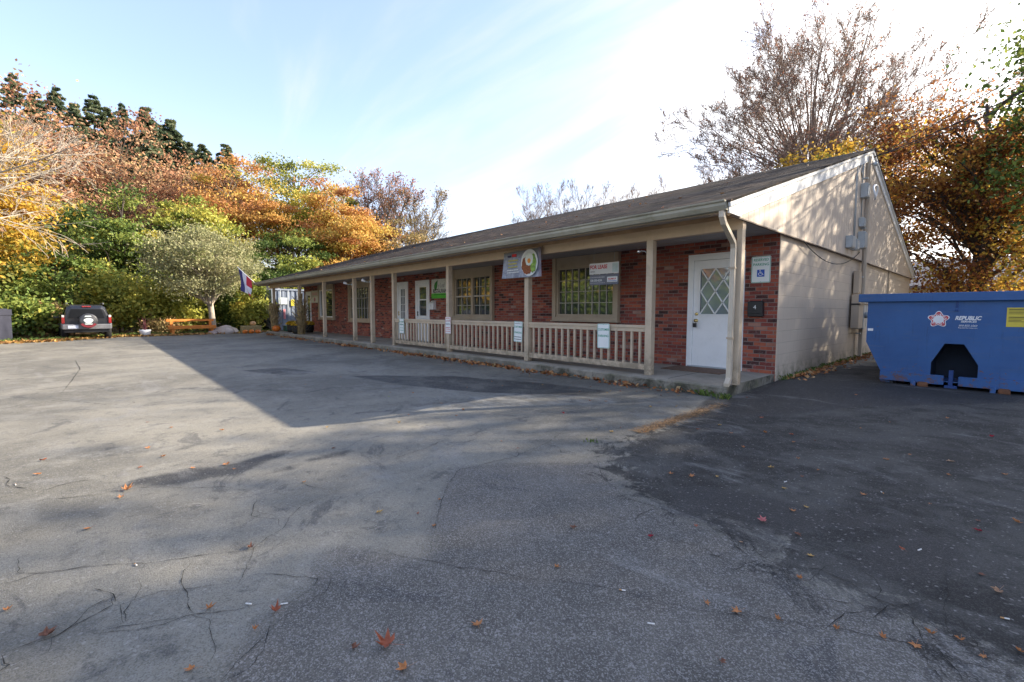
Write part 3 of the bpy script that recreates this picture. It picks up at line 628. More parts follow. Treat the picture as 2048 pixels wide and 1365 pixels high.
# cracks: thin tar-dark ribbons lying in the asphalt
def crack_mesh():
    rng = np.random.default_rng(5); b = MB()
    pol = [list(c) for c in CRACKS]
    for _ in range(34):                                   # small side cracks
        c = pol[rng.integers(0, len(CRACKS))]; p = c[rng.integers(0, len(c))]; a = rng.random() * 6.28; q = [p]
        for _ in range(4): a += rng.normal() * .5; q.append((q[-1][0] + math.cos(a) * .09, q[-1][1] + math.sin(a) * .09))
        pol.append(q)
    for c in pol:
        pts = []
        for (x0, y0), (x1, y1) in zip(c[:-1], c[1:]):
            L = math.hypot(x1 - x0, y1 - y0); n = max(2, int(L / .03)); n = min(n, 70)
            for k in range(n):
                u = k / n; pts.append((x0 + (x1 - x0) * u, y0 + (y1 - y0) * u))
        pts.append(c[-1]); n = len(pts)
        if n < 3: continue
        w1 = np.cumsum(rng.normal(size=(n, 2)), axis=0); w1 -= np.linspace(0, 1, n)[:, None] * w1[-1]
        st = .0035 * min(1, 60 / n) ; A = np.array(pts) + w1 * st + rng.normal(size=(n, 2)) * .0035
        T = np.gradient(A, axis=0); T = T / (np.linalg.norm(T, axis=1, keepdims=True) + 1e-9); Nn = np.stack([-T[:, 1], T[:, 0]], 1)
        dist = np.hypot(A[:, 0], A[:, 1])
        wd = (.0008 + .0026 * rng.random(n) ** 3) * np.clip(np.sin(np.linspace(0.12, 3.02, n)) * 1.6, .25, 1) * np.clip(dist / 4.0, .8, 3.2)
        Lf = A + Nn * wd[:, None]; Rt = A - Nn * wd[:, None]
        vs = []
        for i in range(n):
            z = lot_h(A[i, 0], A[i, 1]) + .0035; vs += [(Lf[i, 0], Lf[i, 1], z), (Rt[i, 0], Rt[i, 1], z)]
        b._add(vs, [(2 * i, 2 * i + 1, 2 * i + 3, 2 * i + 2) for i in range(n - 1)])
    o = b.build('pavement_cracks', paint('crack_fill', (.018, .017, .016), .9, .3, 30, .35, (.12, .09, .05)))
    tag(o, kind='structure')
crack_mesh()

# porch slab with worn edge
def slab():
    n = 240; xs = np.linspace(EX0 + .05, -2.66, n); rng = np.random.default_rng(3)
    w = np.convolve(rng.normal(size=n + 8), np.ones(9) / 9, 'valid') * .018
    prof = [(6.64, -.30), (6.64, .045), (6.655, .07), (6.69, .08), (7.2, .08), (7.9, .08), (8.52, .08), (8.52, -.3)]
    b = MB(); k = len(prof); vs = []
    for i, x in enumerate(xs):
        drop = .0 
        for j, (y, z) in enumerate(prof):
            dy = w[i] if j < 4 else 0
            if x > -6.1 and j < 3: dy -= .035
            vs.append((x, y + dy, z - (.006 * abs(w[i]) * 20 if 0 < j < 4 else 0)))
    fs = [(i * k + j, (i + 1) * k + j, (i + 1) * k + j + 1, i * k + j + 1) for i in range(n - 1) for j in range(k - 1)]
    fs += [tuple(range(k)), tuple((n - 1) * k + j for j in range(k))[::-1]]
    b._add(vs, fs); o = b.build('porch_pavement', CONC); tag(o, kind='structure')
    jm = MB()
    for x in (-3.62, -6.9, -10.2, -13.4, -16.8, -20.2): jm.box(x - .005, 6.70, .0795, x + .005, 8.50, .0825)
    tag(jm.build('pavement_joints', paint('joint_dark', (.05, .045, .04), .9)), kind='structure')
slab()

# ------------------------------------------------------------------ the building
BO = Vector((-14.5, 15.0, 0.0))
bld = thing('shop_building', 'long single storey red brick shop building with tan porch posts and shingled gable roof', 'building', BO)
def bp(mb, name, mat, parent=None, bevel=0, label=None):
    par = parent or bld
    o = mb.build(name, mat, par, bevel, off=BO)
    if label: o['label'] = label
    return o
DOORS = [(-26.0, -25.28, .08, 2.16), (-15.80, -15.02, .08, 2.20), (-14.42, -13.56, .08, 2.20), (-4.20, -3.22, .08, 2.20)]
WINS = [(-23.85, -22.1, .84, 2.19), (-20.1, -18.15, .78, 2.19), (-11.95, -10.2, 1.0, 2.2), (-7.60, -5.92, 1.03, 2.2)]
def wall_open(b, x0, x1, z0, z1, y0, y1, ops):
    xs = sorted(set([x0, x1] + [q for o in ops for q in o[:2]]))
    for a, c in zip(xs[:-1], xs[1:]):
        cut = [o for o in ops if o[0] <= a + 1e-6 and o[1] >= c - 1e-6]
        if not cut: b.box(a, y0, z0, c, y1, z1)
        else:
            o = cut[0]
            if o[2] > z0 + 1e-4: b.box(a, y0, z0, c, y1, o[2])
            if o[3] < z1: b.box(a, y0, o[3], c, y1, z1)
b = MB(); wall_open(b, BX0, BX1 - .012, -.3, 2.46, YW, YW + .2, DOORS + WINS)
bp(b, 'brick_wall', BRICK)
# rough toothing of the brick veneer at the near corner
b = MB().box(BX1 - .012, YW + .004, -.3, BX1, YB - .35, 2.455).box(BX0, YW + .2, -.3, BX0 + .2, YB - .35, 2.455).box(BX0, YB - .35, -.3, BX1, YB - .15, 2.455)
b.box(BX1 - .2, YW + .21, -.3, BX1 - .013, YB - .36, 2.45)
bp(b, 'block_wall', BLOCK)
# dark sheet standing in for the unlit room behind the openings
bp(MB().box(BX0 + .25, YW + .7, -.2, BX1 - .3, YW + .75, 2.4), 'dark_room_liner', paint('dark_room', (.05, .045, .04), .9))

SL = (5.30 - 2.62) / (YR - YE)
def roof_z(y): return 2.62 + SL * (y - YE) if y < YR else 5.30 - SL * (y - YR)
# siding boards on the gable, cut to the slope
def siding(x_out, sgn, name):
    b = MB(); th = .018
    b.prism([(YE + .13, 2.447), (YB - .12, 2.447), (YB - .12, roof_z(YB - .12) - .05), (YR, 5.22), (YE + .13, roof_z(YE + .13) - .05)], 'x', x_out - sgn * .06, x_out - sgn * th)
    y = YE + .13
    while y < YB - .13:
        y2 = min(y + .195, YB - .13)
        def top(q): return roof_z(q) - .06
        poly = [(y, 2.445), (y2, 2.445), (y2, top(y2))] + ([(YR, 5.2)] if y < YR < y2 else []) + [(y, top(y))]
        b.prism(poly, 'x', x_out - sgn * (th + .002), x_out); y += .203
    return bp(b, name, SIDING)
siding(-2.575, 1, 'gable_siding'); siding(EX0 + .05, -1, 'gable_siding')
# dark brown strip where siding meets block
bp(MB().box(-2.60, YE + .14, 2.425, -2.568, YB - .2, 2.443), 'siding_foot_strip', paint('strip_brown', (.16, .12, .09), .8))
# vertical trim strips on the block wall and the tall service trim
bp(MB().box(-2.642, 18.55, 0, -2.60, 18.66, 2.42), 'wall_strip', TAN2)

# roof
b = MB()
b._add([(EX0, YE - .07, 2.60), (EX1, YE - .07, 2.60), (EX1, YR, 5.305), (EX0, YR, 5.305), (EX0, YB + .05, 2.60), (EX1, YB + .05, 2.60),
        (EX0, YE - .07, 2.575), (EX1, YE - .07, 2.575), (EX1, YR, 5.27), (EX0, YR, 5.27), (EX0, YB + .05, 2.575), (EX1, YB + .05, 2.575)],
       [(0, 1, 2, 3), (3, 2, 5, 4), (6, 9, 8, 7), (9, 10, 11, 8), (0, 6, 7, 1), (4, 5, 11, 10), (1, 7, 8, 2), (2, 8, 11, 5), (0, 3, 9, 6), (3, 4, 10, 9)])
roof = bp(b, 'roof', SHING)
b = MB(); rng = random.Random(4)
x = EX0
while x < EX1:
    x2 = min(x + .26, EX1 + .01); dz = rng.uniform(0, .006)
    b._add([(x, YR - .15, 5.262 + dz), (x2, YR - .15, 5.262 + dz), (x2, YR, 5.318 + dz), (x, YR, 5.318 + dz), (x, YR + .15, 5.262 + dz), (x2, YR + .15, 5.262 + dz)], [(0, 1, 2, 3), (3, 2, 5, 4)]); x += .255
bp(b, 'ridge_cap', paint('ridge_shingle', (.05, .047, .044), .9, .25, 8), roof)
# rake boards
def rake(x0, x1, name):
    b = MB(); d = .235
    b.prism([(YE - .02, roof_z(YE) - .045), (YR, 5.262), (YR, 5.262 - d), (YE + .42, roof_z(YE + .42) - .04 - d), (YE + .42, 2.447), (YE + .01, 2.447)], 'x', x0, x1)
    b.prism([(YR, 5.262), (YB + .03, roof_z(YB) - .045), (YB + .01, 2.45), (YB - .12, 2.45), (YB - .12, roof_z(YB - .12) - .02 - d), (YR, 5.262 - d)], 'x', x0, x1)
    return bp(b, name, WHITE)
rake(-2.572, -2.545, 'rake_board'); rake(EX0 + .015, EX0 + .048, 'rake_board')
b = MB(); b.prism([(YE - .05, roof_z(YE) - .05), (YR, 5.266), (YR, 5.22), (YE - .03, roof_z(YE) - .10)], 'x', -2.543, -2.512); b.prism([(YR, 5.266), (YB + .03, roof_z(YB) - .05), (YB + .03, roof_z(YB) - .1), (YR, 5.22)], 'x', -2.543, -2.512)
bp(b, 'rake_moulding', WHITE2)
# soffit, beam, ceiling, gutter
b = MB(); b.prism([(YE + .021, 2.462), (YP + .01, 2.55), (YP + .01, 2.565), (YE + .021, 2.477)], 'x', EX0 + .05, -2.60); bp(b, 'soffit', SOFF)
bp(MB().box(EX0 + .1, YP + .012, 2.318, -2.60, YP + .13, 2.56), 'porch_beam', BEAMC, bevel=.004)
bp(MB().box(EX0 + .1, YP - .004, 2.485, -2.6, YP + .0105, 2.546), 'beam_moulding', paint('aged_wood_tan', (.40, .26, .15), .7, .25, 3))
b = MB(); b.box(EX0 + .1, YP + .132, 2.462, -2.60, YW + .0, 2.475)
bp(b, 'porch_ceiling', paint('ceiling_panels', (.40, .38, .37), .7, .1, 1.5))
b = MB(); yy = YP + .3
while yy < YW - .05:
    b.box(EX0 + .1, yy, 2.459, -2.60, yy + .006, 2.4625); yy += .28
bp(b, 'ceiling_batten', TAN2)
bp(MB().box(EX0 + .03, YE - .005, 2.46, -2.575, YE + .02, 2.575), 'fascia_board', TAN2)
gp = [(YE - .006, 2.595), (YE - .13, 2.595), (YE - .135, 2.578), (YE - .115, 2.568), (YE - .12, 2.53), (YE - .085, 2.475), (YE - .006, 2.47)]
b = MB(); b.prism(gp, 'x', EX0 + .01, -2.555)
gut = bp(b, 'gutter', GUT)
b = MB(); b.box(-26.5, YE - .139, 2.586, -2.56, YE - .128, 2.60); bp(b, 'gutter_lip', GUT, gut)
# downspout
pts = [(-2.615, YE - .05, 2.49), (-2.615, YE - .05, 2.40), (-2.62, YE + .02, 2.32), (-2.67, YP - .13, 2.12), (-2.68, YP - .08, 2.04), (-2.685, YP - .085, .30), (-2.685, YP - .09, .18), (-2.675, YP - .17, .11), (-2.67, YP - .22, .10)]
b = MB()
for (p, q) in zip(pts[:-1], pts[1:]): pass
def ribbon_pipe(pts, wx, wy):
    b = MB(); vs = []
    P = [Vector(p) for p in pts]
    for i, p in enumerate(P):
        t = (P[min(i + 1, len(P) - 1)] - P[max(0, i - 1)]).normalized(); a = Vector((1, 0, 0)); c = t.cross(a).normalized()
        prof = []
        for u in (-.5, -.25, 0, .25, .5): prof.append((u, -.5 + (.09 if u in (-.25, .25) else 0)))
        for u in (.5, .25, 0, -.25, -.5): prof.append((u, .5 - (.09 if u in (-.25, .25) else 0)))
        for u, w in prof: vs.append(p + a * u * wx + c * w * wy)
    n = 10; m = len(P); fs = [(i * n + k, i * n + (k + 1) % n, (i + 1) * n + (k + 1) % n, (i + 1) * n + k) for i in range(m - 1) for k in range(n)]
    fs += [tuple(range(n))[::-1], tuple(range((m - 1) * n, m * n))]
    return b._add(vs, fs)
dsp = bp(ribbon_pipe(pts, .068, .055), 'downspout', paint('downspout_enamel', (.58, .50, .39), .4, .08, 2, .2))
for zz in (.75, 1.75): bp(MB().box(-2.730, YP - .118, zz, -2.640, YP - .05, zz + .03), 'pipe_strap', TAN2, dsp)
# posts
PX = [-25.9, -21.85, -18.85, -15.92, -14.50, -12.97, -10.0, -7.04, -4.12, -2.675]
for x in PX:
    bp(MB().box(x, YP, .078, x + (.12 if x != -2.675 else .075), YP + .12, 2.318), 'porch_post', TAN, bevel=.006)
# railings
rail = None
for (xa, xb) in ((-12.85, -10.0), (-9.88, -7.04), (-6.92, -4.12)):
    rl = bp(MB().box(xa, YP + .015, .865, xb, YP + .10, .915).box(xa, YP + .03, .80, xb, YP + .085, .863), 'railing', TAN, bevel=.004)
    bp(MB().box(xa, YP + .03, .155, xb, YP + .085, .255), 'bottom_rail', TAN, rl, bevel=.004)
    n = 17
    for i in range(n):
        x = xa + (xb - xa) * (i + .75) / (n + .5)
        bp(MB().box(x - .019, YP + .038, .25, x + .019, YP + .076, .803), 'baluster', TAN, rl)

# windows
def window(x0, x1, z0, z1, cols, rows, double=False, glass=GLASS, muntin=TAN2, white_sill=False):
    d = .10; t = .09
    b = MB()   # projecting casing
    b.box(x0 - .13, YW - d, z0 - .10, x0 - .02, YW - .001, 2.455).box(x1 + .02, YW - d, z0 - .10, x1 + .13, YW - .001, 2.455)
    b.box(x0 - .02, YW - d, z0 - .10, x1 + .02, YW - .001, z0 - .012)
    w = bp(b, 'window', TAN2, bevel=.003)
    bp(MB().box(x0 - .02, YW - d + .03, z1 + .01, x1 + .02, YW - .002, 2.455), 'upper_panel', TAN2, w)
    bp(MB().box(x0 - .16, YW - d - .03, z0 - .128, x1 + .16, YW - .001, z0 - .101), 'sill', TAN2, w, bevel=.004)
    f = MB(); halves = [(x0, (x0 + x1) / 2 - .02), ((x0 + x1) / 2 + .02, x1)] if double else [(x0, x1)]
    f.box(x0 - .019, YW - .055, z0 - .011, x0 + .035, YW + .05, z1 + .009).box(x1 - .035, YW - .055, z0 - .011, x1 + .019, YW + .05, z1 + .009)
    f.box(x0 + .035, YW - .055, z0 - .011, x1 - .035, YW + .05, z0 + .05).box(x0 + .035, YW - .055, z1 - .04, x1 - .035, YW + .05, z1 + .009)
    if double: m = (x0 + x1) / 2; f.box(m - .05, YW - .06, z0 + .05, m + .05, YW + .05, z1 - .04)
    bp(f, 'sash', WHITE if white_sill else TAN2, w, bevel=.003)
    mu = MB()
    for a, c in halves:
        a += .03; c -= .03
        za, zb = z0 + .05, z1 - .04
        for i in range(1, cols):
            x = a + (c - a) * i / cols; mu.box(x - .009, YW - .012, za, x + .009, YW + .01, zb)
        for j in range(1, rows):
            z = za + (zb - za) * j / rows; h = .020 if (double and j == rows // 2) else .008
            mu.box(a, YW - .016 - (.02 if h > .01 else 0), z - h, c, YW + .012, z + h)
    if cols > 1: bp(mu, 'muntins', muntin, w)
    bp(MB().box(x0 + .01, YW + .014, z0 + .01, x1 - .01, YW + .02, z1 - .01), 'glass', glass, w)
    return w
window(*WINS[3], 8, 4, muntin=paint('muntin_grey_tan', (.5, .46, .40), .5))
w3 = window(*WINS[2], 3, 4, True, muntin=paint('muntin_grey_tan', (.5, .46, .40), .5))
window(*WINS[1], 7, 3, muntin=paint('muntin_grey_tan', (.5, .46, .40), .5))
window(*WINS[0], 1, 1, white_sill=True)
# curtains behind the double window
CURT = paint('curtain_cloth', (.32, .31, .29), .9, .1, 2)

def door(x0, x1, z0, z1, kind):
    fr = MB(); w = .075
    fr.box(x0 - .03, YW - .03, z0, x0 + w, YW + .06, z1 - .0).box(x1 - w, YW - .03, z0, x1 + .03, YW + .06, z1).box(x0 + w, YW - .03, z1 - .085, x1 - w, YW + .06, z1 + .0)
    fr.box(x0 - .03, YW - .035, z1 + .001, x1 + .03, YW + .06, z1 + .03)
    d = bp(fr, 'door', WHITE, bevel=.004)
    xa, xb, za, zb = x0 + w + .004, x1 - w - .004, z0 + .03, z1 - .09
    bp(MB().box(x0, YW - .05, z0 - .0, x1, YW + .06, z0 + .028), 'threshold', GALV, d)
    leaf = MB(); yy = YW + .0
    if kind == 'lattice':
        gx0, gx1, gz0, gz1 = xa + .13, xb - .13, z0 + 1.02, zb - .16
        wall_open(leaf, xa, xb, za, zb, yy, yy + .045, [(gx0, gx1, gz0, gz1)])
        lf = bp(leaf, 'door_leaf', WHITE, d)
        g = MB().box(gx0, yy + .02, gz0, gx1, yy + .026, gz1); bp(g, 'glass', glassmat('sky_toned_glass', (.10, .12, .13)), d)  # pale base colour stands in for reflected sky
        m = MB(); cw, ch = (gx1 - gx0), (gz1 - gz0)
        # diamond bars, two diamonds wide and two and a half high, clipped to the opening
        def bar(xs, zs, xe, ze):
            dx, dz = xe - xs, ze - zs; L = math.hypot(dx, dz); nx, nz = -dz / L * .010, dx / L * .010
            m.prism([(xs + nx, zs + nz), (xe + nx, ze + nz), (xe - nx, ze - nz), (xs - nx, zs - nz)], 'y', yy - .004, yy + .018)
        px_, pz_ = cw / 2, ch / 2.0
        for k in range(-3, 4):
            for s in (1, -1):
                # line z = z_a + s*(pz/px)*(x-gx0)
                za_ = gz0 + k * pz_ * 1.0 + (0.0 if s == 1 else 0.0)
                sl = s * pz_ / px_
                x_a, x_b = gx0, gx1; z_a, z_b = za_, za_ + sl * cw
                # clip to z range
                def cl(xa_, za2, xb_, zb2):
                    t0, t1 = 0., 1.; dz = zb2 - za2
                    for lim, sg in ((gz0, 1), (gz1, -1)):
                        a = (lim - za2) / dz if dz else 0
                        if dz * sg > 0: t0 = max(t0, a)
                        else: t1 = min(t1, a)
                    return (t0, t1)
                t0, t1 = cl(x_a, z_a, x_b, z_b)
                if t1 - t0 > .03: bar(x_a + cw * t0, z_a + (z_b - z_a) * t0, x_a + cw * t1, z_a + (z_b - z_a) * t1)
        for (a, b2, c, e) in ((gx0 - .018, gz0 - .018, gx1 + .018, gz0), (gx0 - .018, gz1, gx1 + .018, gz1 + .018), (gx0 - .018, gz0, gx0, gz1), (gx1, gz0, gx1 + .018, gz1)): m.box(a, yy - .012, b2, c, yy + .018, e)
        bp(m, 'lattice', WHITE, d)
        bp(MB().lathe([(.0, yy - .002), (.03, yy - .003), (.03, yy - .016), (.012, yy - .02), (0, yy - .02)], (xa + .07, 0, 1.10), 16, 'y'), 'deadbolt', BRASS, d)
        bp(MB().lathe([(0, yy - .001), (.032, yy - .003), (.03, yy - .012), (.011, yy - .016), (.011, yy - .035), (.027, yy - .045), (.03, yy - .06), (.018, yy - .072), (0, yy - .074)], (xa + .07, 0, .975), 18, 'y'), 'door_handle', BRASS, d)
        bp(MB().box(xa + .035, yy - .085, .845, xa + .095, yy - .045, .925).tube([(xa + .048, yy - .065, .92), (xa + .048, yy - .065, .955), (xa + .065, yy - .06, .972), (xa + .083, yy - .065, .955), (xa + .083, yy - .065, .92)], .005, 8), 'lock_box', DARKM, d, bevel=.006)
    else:
        if kind == 'full': gz = [(za + .10, zb - .10)]; inset = .07
        elif kind == 'storm': gz = [(za + .95, zb - .52), (zb - .48, zb - .10)] ; gz = [(za + .88, (za + .88 + zb) / 2 - .02), ((za + .88 + zb) / 2 + .02, zb - .12)]; inset = .12
        else: gz = [(za + .16, zb - .14)]; inset = .16
        gx0, gx1 = xa + inset, xb - inset
        leaf.box(xa, yy, za, gx0, yy + .045, zb).box(gx1, yy, za, xb, yy + .045, zb); prev = za
        for a, c in gz: leaf.box(gx0, yy, prev, gx1, yy + .045, a); prev = c
        leaf.box(gx0, yy, prev, gx1, yy + .045, zb); bp(leaf, 'door_leaf', WHITE, d)
        for a, c in gz: bp(MB().box(gx0 - .005, yy + .02, a - .005, gx1 + .005, yy + .026, c + .005), 'glass', GLASS2, d)
        if kind == 'grid':
            m = MB(); a, c = gz[0]
            for i in (1, 2): x = gx0 + (gx1 - gx0) * i / 3; m.box(x - .009, yy + .004, a, x + .009, yy + .019, c)
            for j in range(1, 6): z = a + (c - a) * j / 6; m.box(gx0, yy + .002, z - .009, gx1, yy + .018, z + .009)
            bp(m, 'muntins', WHITE, d)
        if kind == 'storm': bp(MB().box(xa + .03, yy - .006, za + .15, xb - .03, yy - .001, za + .80), 'kick_panel', WHITE2, d)
        hx = xa + .05 if kind != 'full' else xa + .04
        bp(MB().box(hx - .012, yy - .05, .98, hx + .012, yy - .035, 1.14).box(hx - .01, yy - .036, 1.0, hx + .01, yy, 1.02).box(hx - .01, yy - .036, 1.1, hx + .01, yy, 1.12), 'door_handle', DARKM if kind != 'grid' else BRASS, d)
    return d
door(*DOORS[3], 'lattice'); door(*DOORS[2], 'storm'); door(*DOORS[1], 'grid'); door(*DOORS[0], 'full')
# ------------------------------------------------------------------ signs and small fixtures
SIGNW = paint('sign_white', (.80, .82, .80), .4, .04, 6); GREEN = paint('sign_green', (.015, .30, .18), .5); RED = paint('sign_red', (.55, .03, .04), .5)
BLACK = paint('ink_black', (.02, .02, .022), .6); BLUE = paint('sign_blue', (.02, .09, .45), .5); INKG = paint('ink_grey', (.25, .25, .27), .6)
PINK = paint('sign_faded_red', (.60, .22, .24), .5)
def rrect(w, h, r, n=5):
    pts = []
    for cx, cy, a0 in ((w / 2 - r, h / 2 - r, 0), (-w / 2 + r, h / 2 - r, 90), (-w / 2 + r, -h / 2 + r, 180), (w / 2 - r, -h / 2 + r, 270)):
        for i in range(n + 1): a = R_(a0 + 90 * i / n); pts.append((cx + r * math.cos(a), cy + r * math.sin(a)))
    return pts
def ring(b, w, h, r, t, y0, y1):
    o = rrect(w, h, r); i = rrect(w - 2 * t, h - 2 * t, max(r - t, .004)); n = len(o)
    vs = [(p[0], y, p[1]) for y in (y0, y1) for p in o] + [(p[0], y, p[1]) for y in (y0, y1) for p in i]
    fs = []
    for k in range(n):
        j = (k + 1) % n
        fs += [(k, j, 2 * n + j, 2 * n + k), (n + k, 3 * n + k, 3 * n + j, n + j), (k, n + k, n + j, j), (2 * n + k, 2 * n + j, 3 * n + j, 3 * n + k)]
    b._add(vs, fs)
def parking_sign(x, z, w, h, y, lines, col, label, name='parking_sign', tilt=0, group=None, border=None, symbol=None):
    s = thing(name, label, 'sign', (x, y, z), 0, group); s.rotation_euler = (0, tilt, 0)
    b = MB(); b.prism(rrect(w, h, .025), 'y', 0, .003); b.build('sign_plate', SIGNW, s)
    b = MB(); ring(b, w - .012, h - .012, .02, .007, -.0015, .0); b.build('border', border or col, s)
    for (t, zz, sz, c) in lines:
        if t is None:                                        # unreadable small print: a row of short strokes
            rr = random.Random(int(zz * 1000) + 50); m = MB(); xx = -w * .40
            while xx < w * .38:
                l = rr.uniform(.006, .02); m.box(xx, -.0012, zz - sz * .4, min(xx + l, w * .40), -.0002, zz + sz * .4); xx += l + .005
            m.build('small_print', c, s)
        else: text_mesh(t, sz, (0, -.0012, zz), c, s, sx=min(1.0, (w * .86) / (len(t) * sz * .62)), bold=.004 * sz * 10 * .3)
    m = MB()
    for zz in (h / 2 - .018, -h / 2 + .018): m.lathe([(0, .0), (.005, 0), (.005, -.003), (0, -.0035)], (0, 0, zz), 8, 'y')
    m.build('bolt', GALV, s)
    if symbol: symbol(s)
    return s
def wheelchair(s):
    b = MB(); b.box(-.06, -.0018, -.125, .06, -.0002, -.002); b.build('blue_panel', BLUE, s)
    w = MB(); cz = -.064
    w.prism([(.004 * 2.2 * math.cos(a) - .012, cz + .047 + .0088 * math.sin(a)) for a in np.linspace(0, 6.28, 13)[:-1]], 'y', -.0034, -.0022)
    def st(p, q, t=.0045):
        dx, dz = q[0] - p[0], q[1] - p[1]; L = math.hypot(dx, dz); nx, nz = -dz / L * t, dx / L * t
        w.prism([(p[0] + nx, p[1] + nz), (q[0] + nx, q[1] + nz), (q[0] - nx, q[1] - nz), (p[0] - nx, p[1] - nz)], 'y', -.0034, -.0022)
    st((-.012, cz + .038), (-.008, cz + .002)); st((-.010, cz + .018), (.018, cz + .018), .0035); st((-.008, cz + .000), (.022, cz + .000)); st((.022, cz + .002), (.034, cz - .030)); st((.034, cz - .030), (.046, cz - .026), .0035)
    A = np.linspace(R_(115), R_(385) - R_(45), 18); r0, r1 = .024, .032; cx, cc = -.006, cz - .014
    w.prism([(cx + r1 * math.cos(a), cc + r1 * math.sin(a)) for a in A] + [(cx + r0 * math.cos(a), cc + r0 * math.sin(a)) for a in A[::-1]], 'y', -.0034, -.0022)
    w.build('wheelchair_symbol', SIGNW, s)
parking_sign(-2.93, 1.875, .31, .455, YW - .012, [('RESERVED', .165, .062, GREEN), ('PARKING', .085, .062, GREEN)], GREEN, 'white sign reading RESERVED PARKING with blue wheelchair symbol on the brick wall', 'reserved_parking_sign', symbol=wheelchair)
parking_sign(-4.955, .70, .27, .45, YP - .012, [('CUSTOMER', .115, .058, GREEN), ('PARKING', -.0, .058, GREEN)], GREEN, 'white and green CUSTOMER PARKING sign with a blank lower half on the nearest railing bay', tilt=R_(-.6))
G4 = [(None, .175, .012, BLACK), ('CUSTOMER', .105, .056, GREEN), ('PARKING', -.02, .056, GREEN), (None, -.115, .02, BLACK), (None, -.165, .02, BLACK)]
parking_sign(-7.22, .70, .27, .45, YP - .012, G4, GREEN, 'green bordered CUSTOMER PARKING sign with black small print, left of the banner post', tilt=R_(2))
parking_sign(-9.90, .775, .25, .44, YP - .012, [(None, .175, .018, RED), ('CUSTOMER', .115, .05, PINK), ('PARKING', .03, .05, INKG), (None, -.06, .022, RED), (None, -.10, .02, RED), (None, -.155, .02, RED)], PINK, 'faded red lettered parking sign fixed to the porch post between two railing bays', border=PINK)
parking_sign(-12.35, .70, .27, .45, YP - .012, [('CUSTOMER', .12, .052, GREEN), ('PARKING', .04, .052, GREEN), (None, -.06, .02, GREEN), (None, -.13, .02, GREEN)], GREEN, 'pale green parking sign on the railing bay farthest left, in front of the white doors')

# mailboxes
t = thing('mailbox', 'black wall mailbox with a white number 4 beside the white door', 'mailbox', (-2.975, YW, 1.06))
b = MB(); b.prism([(-.125, 0), (.125, 0), (.12, .25), (.09, .275), (-.09, .275), (-.12, .25)], 'y', -.09, -.001); b.build('box', DARKM, t, bevel=.012)
MB().box(-.122, -.104, .05, .122, -.092, .262).build('lid', DARKM, t, bevel=.006)
text_mesh('4', .10, (0, -.106, .16), SIGNW, t, 'number')
t = thing('mailbox', 'white wall mailbox with sloped lid beside the restaurant sign', 'mailbox', (-13.27, YW, 1.20))
b = MB(); b.prism([(0, 0), (-.12, 0), (-.12, .22), (0, .29)], 'x', -.14, .14); b.build('box', WHITE2, t, bevel=.006)
b = MB(); b.prism([(-.13, .205), (-.13, .222), (0, .302), (0, .288)], 'x', -.146, .146); b.build('lid', WHITE2, t)
MB().box(-.01, -.128, .10, .01, -.121, .17).build('latch', GALV, t)

# restaurant sign on the wall
t = thing('restaurant_sign', 'white and green restaurant board with a leaf on the brick wall behind a porch post', 'sign', (-12.74, YW - .02, 1.9))
MB().box(-.62, -.015, -.32, .62, .015, .32).build('board', paint('board_white', (.70, .70, .64), .5, .06), t)
MB().box(-.62, -.0175, -.32, .62, -.0155, -.155).build('green_band', paint('band_green', (.10, .50, .05), .5, .1, 2), t)
lf = MB(); lf.prism([(-.43, -.02), (-.46, .10), (-.40, .20), (-.35, .225), (-.24, .285), (-.25, .19), (-.27, .06), (-.32, -.03), (-.40, -.06)], 'y', -.0185, -.0155); lf.build('leaf_emblem', paint('emblem_green', (.05, .25, .05), .5, .4, 14), t)
text_mesh('y Leaf', .22, (-.20, -.0185, .10), INKG, t, align='LEFT', sx=.72)
text_mesh('RESTAURANT', .185, (-.53, -.0185, -.085), BLACK, t, align='LEFT', sx=.80, bold=.004)
m = MB(); rr = random.Random(3); xx = -.46
while xx < .5: l = rr.uniform(.02, .06); m.box(xx, -.0195, -.215, xx + l, -.0178, -.188); xx += l + .012
m.build('small_print', paint('dark_green', (.02, .16, .03), .5), t)
# cream board by the far door
t = thing('menu_board', 'cream board with a reddish round emblem beside the far glass door', 'sign', (-24.62, YW - .02, 1.9))
MB().box(-.55, -.015, -.33, .55, .015, .31).build('board', paint('cream_board', (.50, .46, .38), .6, .08), t)
MB().box(-.50, -.018, -.30, .50, -.0155, .00).build('lower_panel', paint('cream_panel', (.66, .64, .54), .6, .05), t)
b = MB(); b.lathe([(.115, -.0205), (.115, -.0185), (.07, -.0185), (.07, -.0205)], (0, 0, -.15), 20, 'y'); b.build('emblem', PINK, t)
text_mesh('OPEN', .09, (0, -.0205, .15), PINK, t) if False else None
m = MB()
for zz in (.10, .18): 
    xx = -.38; rr = random.Random(int(zz * 100))
    while xx < .36: l = rr.uniform(.03, .08); m.box(xx, -.0175, zz - .02, xx + l, -.0155, zz + .02); xx += l + .02
m.build('faded_lettering', PINK, t)

